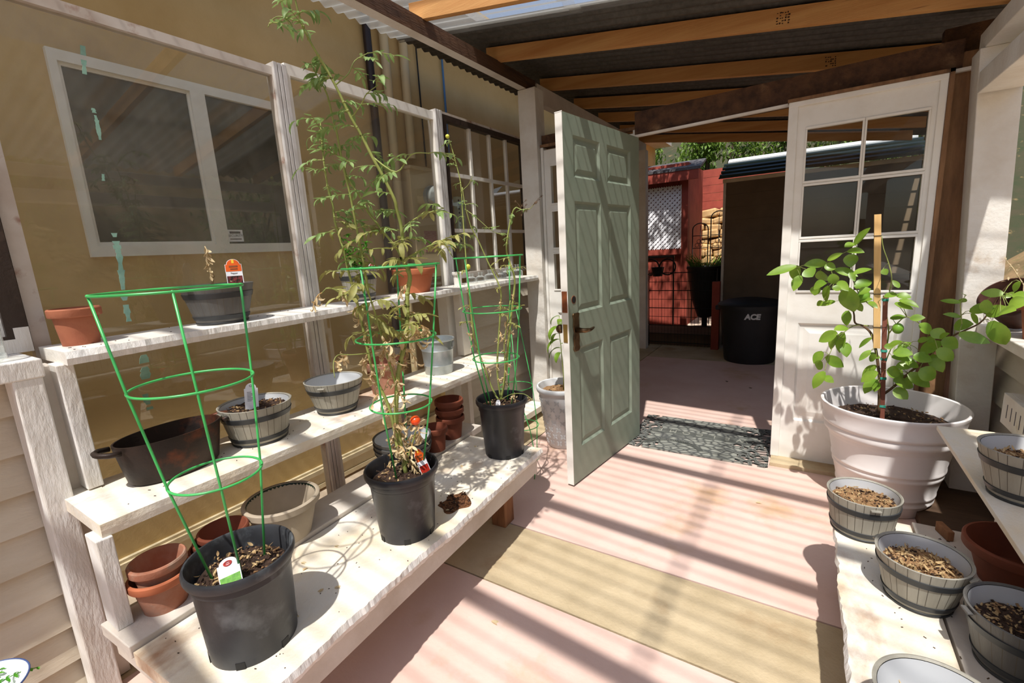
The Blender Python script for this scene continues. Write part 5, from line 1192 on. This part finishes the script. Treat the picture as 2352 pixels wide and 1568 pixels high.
# black wire panels
t=thing('wire_gate','black wire fence panel across the end of the porch','fence',(-1.36,6.18,0))
g=G(); 
for x in (-.42,.42): g.tube([(x,0,0),(x,0,1.02)],.007,6)
for k in range(21): g.tube([(-.42+.042*k,0,.02),(-.42+.042*k,0,1.0)],.0018,4)
for k in range(9): g.tube([(-.42,0,.06+.115*k),(.42,0,.06+.115*k)],.0035 if k%2 else .006,5)
g.build('wire_mesh','black_iron',t)
t=thing('garden_trellis','thin black arched trellis in front of the stone wall','trellis',(-1.42,8.2,0))
g=G()
for cx,hh in ((-.1,1.55),(.18,1.72),(.36,1.55)):
    pts=[(cx-.12,0,0),(cx-.12,0,hh)]+[(cx-.12*math.cos(a),0,hh+.10*math.sin(a)) for a in [math.pi*k/8 for k in range(9)]]+[(cx+.12,0,hh),(cx+.12,0,0)]
    g.tube(pts,.009,6); g.tube([(cx,0,0),(cx,0,hh+.06)],.005,5)
    for z in (1.0,1.25,1.45): g.tube([(cx-.12,0,z),(cx+.12,0,z)],.006,5)
    for k in range(4): g.ring((cx-.05+.03*k,0,1.30+.06*(k%2)),.03,.004,0,14,(R(90),0,0),5)
g.build('trellis_frame','black_iron',t,smooth=True)
t=thing('planter_stand','black metal planter stand with hoops by the red shed','planter',(-2.08,7.35,.0))
g=G(); g.box(-.35,.35,-.02,.02,1.14,1.17)
for x in (-.25,0,.25): g.ring((x,0,1.0),.12,.012,0,24,(R(90),0,0),6)
for x in (-.34,.34): g.tube([(x,0,0),(x,0,1.16)],.012,6)
g.build('stand_frame','black_iron',t)
for x in (-.2,.1):
    g=G(); g.lathe([(0,.86),(.07,.86),(.10,1.0),(.105,1.0)],20,(x,0,0)); g.build('hanging_cup','black_iron',t,smooth=True)
t=thing('dark_planter','big dark planter with a grassy plant beside the trellis','planter',(-1.27,7.3,0))
g=G(); g.lathe([(0,.25),(.10,.25),(.2,.55),(.25,.95),(.265,.97),(.26,1.0),(.23,1.0),(.2,.9),(0,.9)],32); g.tube([(0,0,0),(0,0,.25)],.04,8); g.build('planter_body','bin_black',t,smooth=True,autos=50)
g=G(); q=random.Random(14)
for k in range(150):
    a=q.uniform(0,6.28); rr=.18*math.sqrt(q.random()); g.leaf((rr*math.cos(a),rr*math.sin(a),.93),(math.cos(a)*.6,math.sin(a)*.6,1.2),(math.sin(a),-math.cos(a),0),q.uniform(.15,.36),.012,q.uniform(.3,1.6),.2,0,5)
g.build('foliage','tree_leaf',t,smooth=True)
g=G(); g.box(-.99,-.90,6.15,6.23,0,.86); tag(g.build('gate_post','red_wood',bevel=.004),'short dark red post between the wire fence and the bin','post')
g=G(); g.box(-2.3,-.98,6.3,6.9,.0,.16); tag(g.build('plank_step','dark_planks',bevel=.006),'dark plank step behind the wire fence','step')
g=G(); g.box(.98,1.03,4.35,6.55,0,2.2); g.box(.66,.70,5.0,6.3,1.3,1.33); g.box(.5,1.0,5.3,6.2,1.28,1.30); g.box(.5,1.0,5.3,6.2,.9,.92)  # boards added to block skylight and darken the view through the panes
struct('trim_24',g,'dark_planks','dark boards added to dim the porch side, with bare shelves','boards')
# slope and trees
def hill(name,label,f,x0,x1,y0,y1,n,m,mat):
    g=G(); q=random.Random(3)
    for i in range(n+1):
        for j in range(m+1):
            x=x0+(x1-x0)*i/n;y=y0+(y1-y0)*j/m; g.v.append((x,y,f(x,y)+q.uniform(-.05,.05)))
    for i in range(n):
        for j in range(m):
            a=i*(m+1)+j; g.f.append((a,a+m+1,a+m+2,a+1)); g.m.append(0)
    struct(name,g,mat,label,'hillside',smooth=True)
hill('hill','dry hillside rising on the right beyond the posts',lambda x,y:-.3+max(0,(x-1.6))*.85,1.2,9,-6,11,30,50,'dirt')
hill('hill','wooded slope behind the red fence',lambda x,y:-.1+max(0,(y-10.4))*.75,-9,6,10.2,17,40,25,'forest')
def tree(label,x,y,z0,h,r,n,seed,size=.11,mat='tree_leaf'):
    t=thing('garden_tree',label,'tree',(x,y,z0),0,'trees behind the garden'); q=random.Random(seed)
    g=G(); g.tube([(0,0,-.3),(q.uniform(-.1,.1),0,h*.3),(q.uniform(-.2,.2),q.uniform(-.2,.2),h*.75)],(.09,.03),8)
    cl=[]
    for k in range(14):
        a=q.uniform(0,6.28); rr=r*q.uniform(.2,.9); c=Vector((rr*math.cos(a),rr*math.sin(a)*.8,h*q.uniform(.25,1.0))); cl.append((c,r*q.uniform(.25,.5)))
        g.tube([(0,0,h*.2),c*.6+Vector((0,0,h*.1)),c],(.03,.008),6)
    g.build('trunk','bark',t,smooth=True)
    g=G()
    for k in range(n):
        c,cr=q.choice(cl); v=Vector((q.gauss(0,1),q.gauss(0,1),q.gauss(0,1))).normalized()*cr*q.random()**.4
        g.leaf(c+v,(q.uniform(-1,1),q.uniform(-1,1),q.uniform(-.9,.2)),(q.uniform(-.4,.4),q.uniform(-.4,.4),1),size*q.uniform(.7,1.3),size*.5,.5,.25,0,2)
    g.build('foliage',mat,t)
tl=['leafy tree behind the red shed roof','leafy bush hanging over the red fence','leafy tree above the beige shed, left part','leafy tree over the beige shed roof, right part','tree far left beyond the house wall']
for i,(x,y,z0,h,r,n) in enumerate(((-3.6,11.6,.5,3.6,1.25,4200),(-1.9,11.4,.9,3.2,1.1,4200),(-.3,11.3,.9,3.2,1.1,4200),(1.4,11.5,.9,3.4,1.2,3600),(-5.8,11.8,.5,3.8,1.4,2600))): tree(tl[i],x,y,z0,h,r,n,i+40)
tree('unseen tree crown added to dapple the red shed',-1.25,6.9,2.95,1.8,1.15,2200,55,.09)  # crown out of view, added for its dappled shade
for i,(x,y,z0) in enumerate(((3.2,4.2,1.0),(3.6,6.4,1.3),(4.4,2.0,2.0))): tree(('green bush on the right hillside seen past the white post','bush on the right hillside behind the porch','bush on the hillside to the right of the opening')[i],x,y,z0,1.6,.9,1100,i+60,.10)
g=soil_mesh(.060,.001,88,.002,120,rough=.0012); g.v=[(x*(1+.18*math.sin(5*math.atan2(y,x)+1)),y*1.25*(1+.15*math.sin(4*math.atan2(y,x))),z) for x,y,z in g.v]
t=tag(g.build('spilled_soil',['soil_stain','soil','soil_stain'],loc=(-1.165,1.30,ZB+.002)),'dark patch of spilled soil on the bench past the tomato pot','debris',kind='stuff')
# ------------------------------------------------------------------ crumbs and fallen leaves
g=G(); q=random.Random(15)
for k in range(110):
    y=q.uniform(.36,1.88); x=-1.03-.048*(y-.457)-q.uniform(.02,.43)
    g.obox((x,y,ZB+.001),q.uniform(.001,.006),q.uniform(.001,.0025),.0015,(0,0,q.uniform(0,3)),0)
for k in range(16):
    y=q.uniform(.4,1.88); x=-1.06-.048*(y-.457)-q.uniform(.02,.38); g.leaf((x,y,ZB+.003),(q.uniform(-1,1),q.uniform(-1,1),.1),(0,0,1),.03,.013,1.2,.5,1,4)
g2=g.build('debris',['bark','leaf_dead']); tag(g2,'crumbs of soil and dry leaf scattered on the bench','debris',kind='stuff')
g=G()
for k in range(60):
    y=q.uniform(.4,3.0); g.obox((-1.97+q.uniform(-.1,.12),y,ZT(y)+.001),q.uniform(.002,.008),.002,.0015,(0,0,q.uniform(0,3)))
for k in range(80):
    y=q.uniform(.4,2.3); g.obox((-1.75+q.uniform(-.14,.13),y,ZM+.001),q.uniform(.002,.008),.002,.0015,(0,0,q.uniform(0,3)))
for k in range(120):
    x=q.uniform(.2,.6);y=q.uniform(.8,1.98); g.obox((x,y,.301),q.uniform(.002,.009),.002,.0015,(0,0,q.uniform(0,3)))
tag(g.build('debris','bark'),'specks of soil on the shelves','debris',kind='stuff')
fl=['brown leaf on the shaded floor before the bin','second brown leaf on the shaded floor','tan leaf on the pink floor near the bottom of the view','pale chip of leaf on the pink floor by the sill']
for i,(x,y) in enumerate(((-.62,4.75),(-.40,4.60),(-.93,1.18),(-.16,2.5))):
    g=G(); g.leaf((0,0,.002),(1,.3*i-.4,.05),(0,0,1),.05,.022,.8,.3,0,5); o=g.build('fallen_leaf','leaf_dead' if i>1 else 'stem_brown',smooth=True,loc=(x,y,.002)); tag(o,fl[i],'leaf')

# ------------------------------------------------------------------ small pieces belong to the part they sit on
SUB={'lever_handle':'handle_plate','hole_shadow':'bolt_hole','drain_slot':'pot_body','grip_lug':'pot_body','tag_lettering':'tag_card','header_print':'printed_header','yellow_patch':'printed_header',
 'oval_logo':'tag_card','fine_print':'tag_card','punch_mark':'tag_card','notice_sticker':'meter_box','sticker_lettering':'sticker','sticker_print':'sticker','raised_letter':'lettering_bar','muntin':'door_leaf','glass_pane':'window_frame',
 'handle_lug':'bucket_body','loop_handle':'pot_body','tie':'stake_shaft','cord_tie':'stake_shaft','vent_slots':'vent_body','slots':'slotted_board','embossed_flowers':'pot_body','inner_liner':'pot_body','rolled_rim':'pot_body',
 'small_fruit':'stem','ripe_tomato':'stem','unripe_lemon':'stem','dried_calyx':'stem','muntin_grid':'window_frame','hoop':'pot_body','base_band':'pot_body','handle':'bin_body'}
for o in [x for x in C.objects if x.parent is None and x.type=='EMPTY']:
    kids={}
    for ch in list(o.children): kids.setdefault(ch.name.split('.')[0],[]).append(ch)
    for k,l in kids.items():
        if k in SUB and SUB[k] in kids:
            for ch in l:
                ch.parent=kids[SUB[k]][0]; ch.matrix_parent_inverse=Matrix.Identity(4)
for i,ch in enumerate([x for x in C.objects if x.name.startswith('lettering') and x.parent and x.parent.name.startswith('garbage_bin')]):
    ch.parent=[c for c in ch.parent.children if c.name.startswith('bin_body')][0]
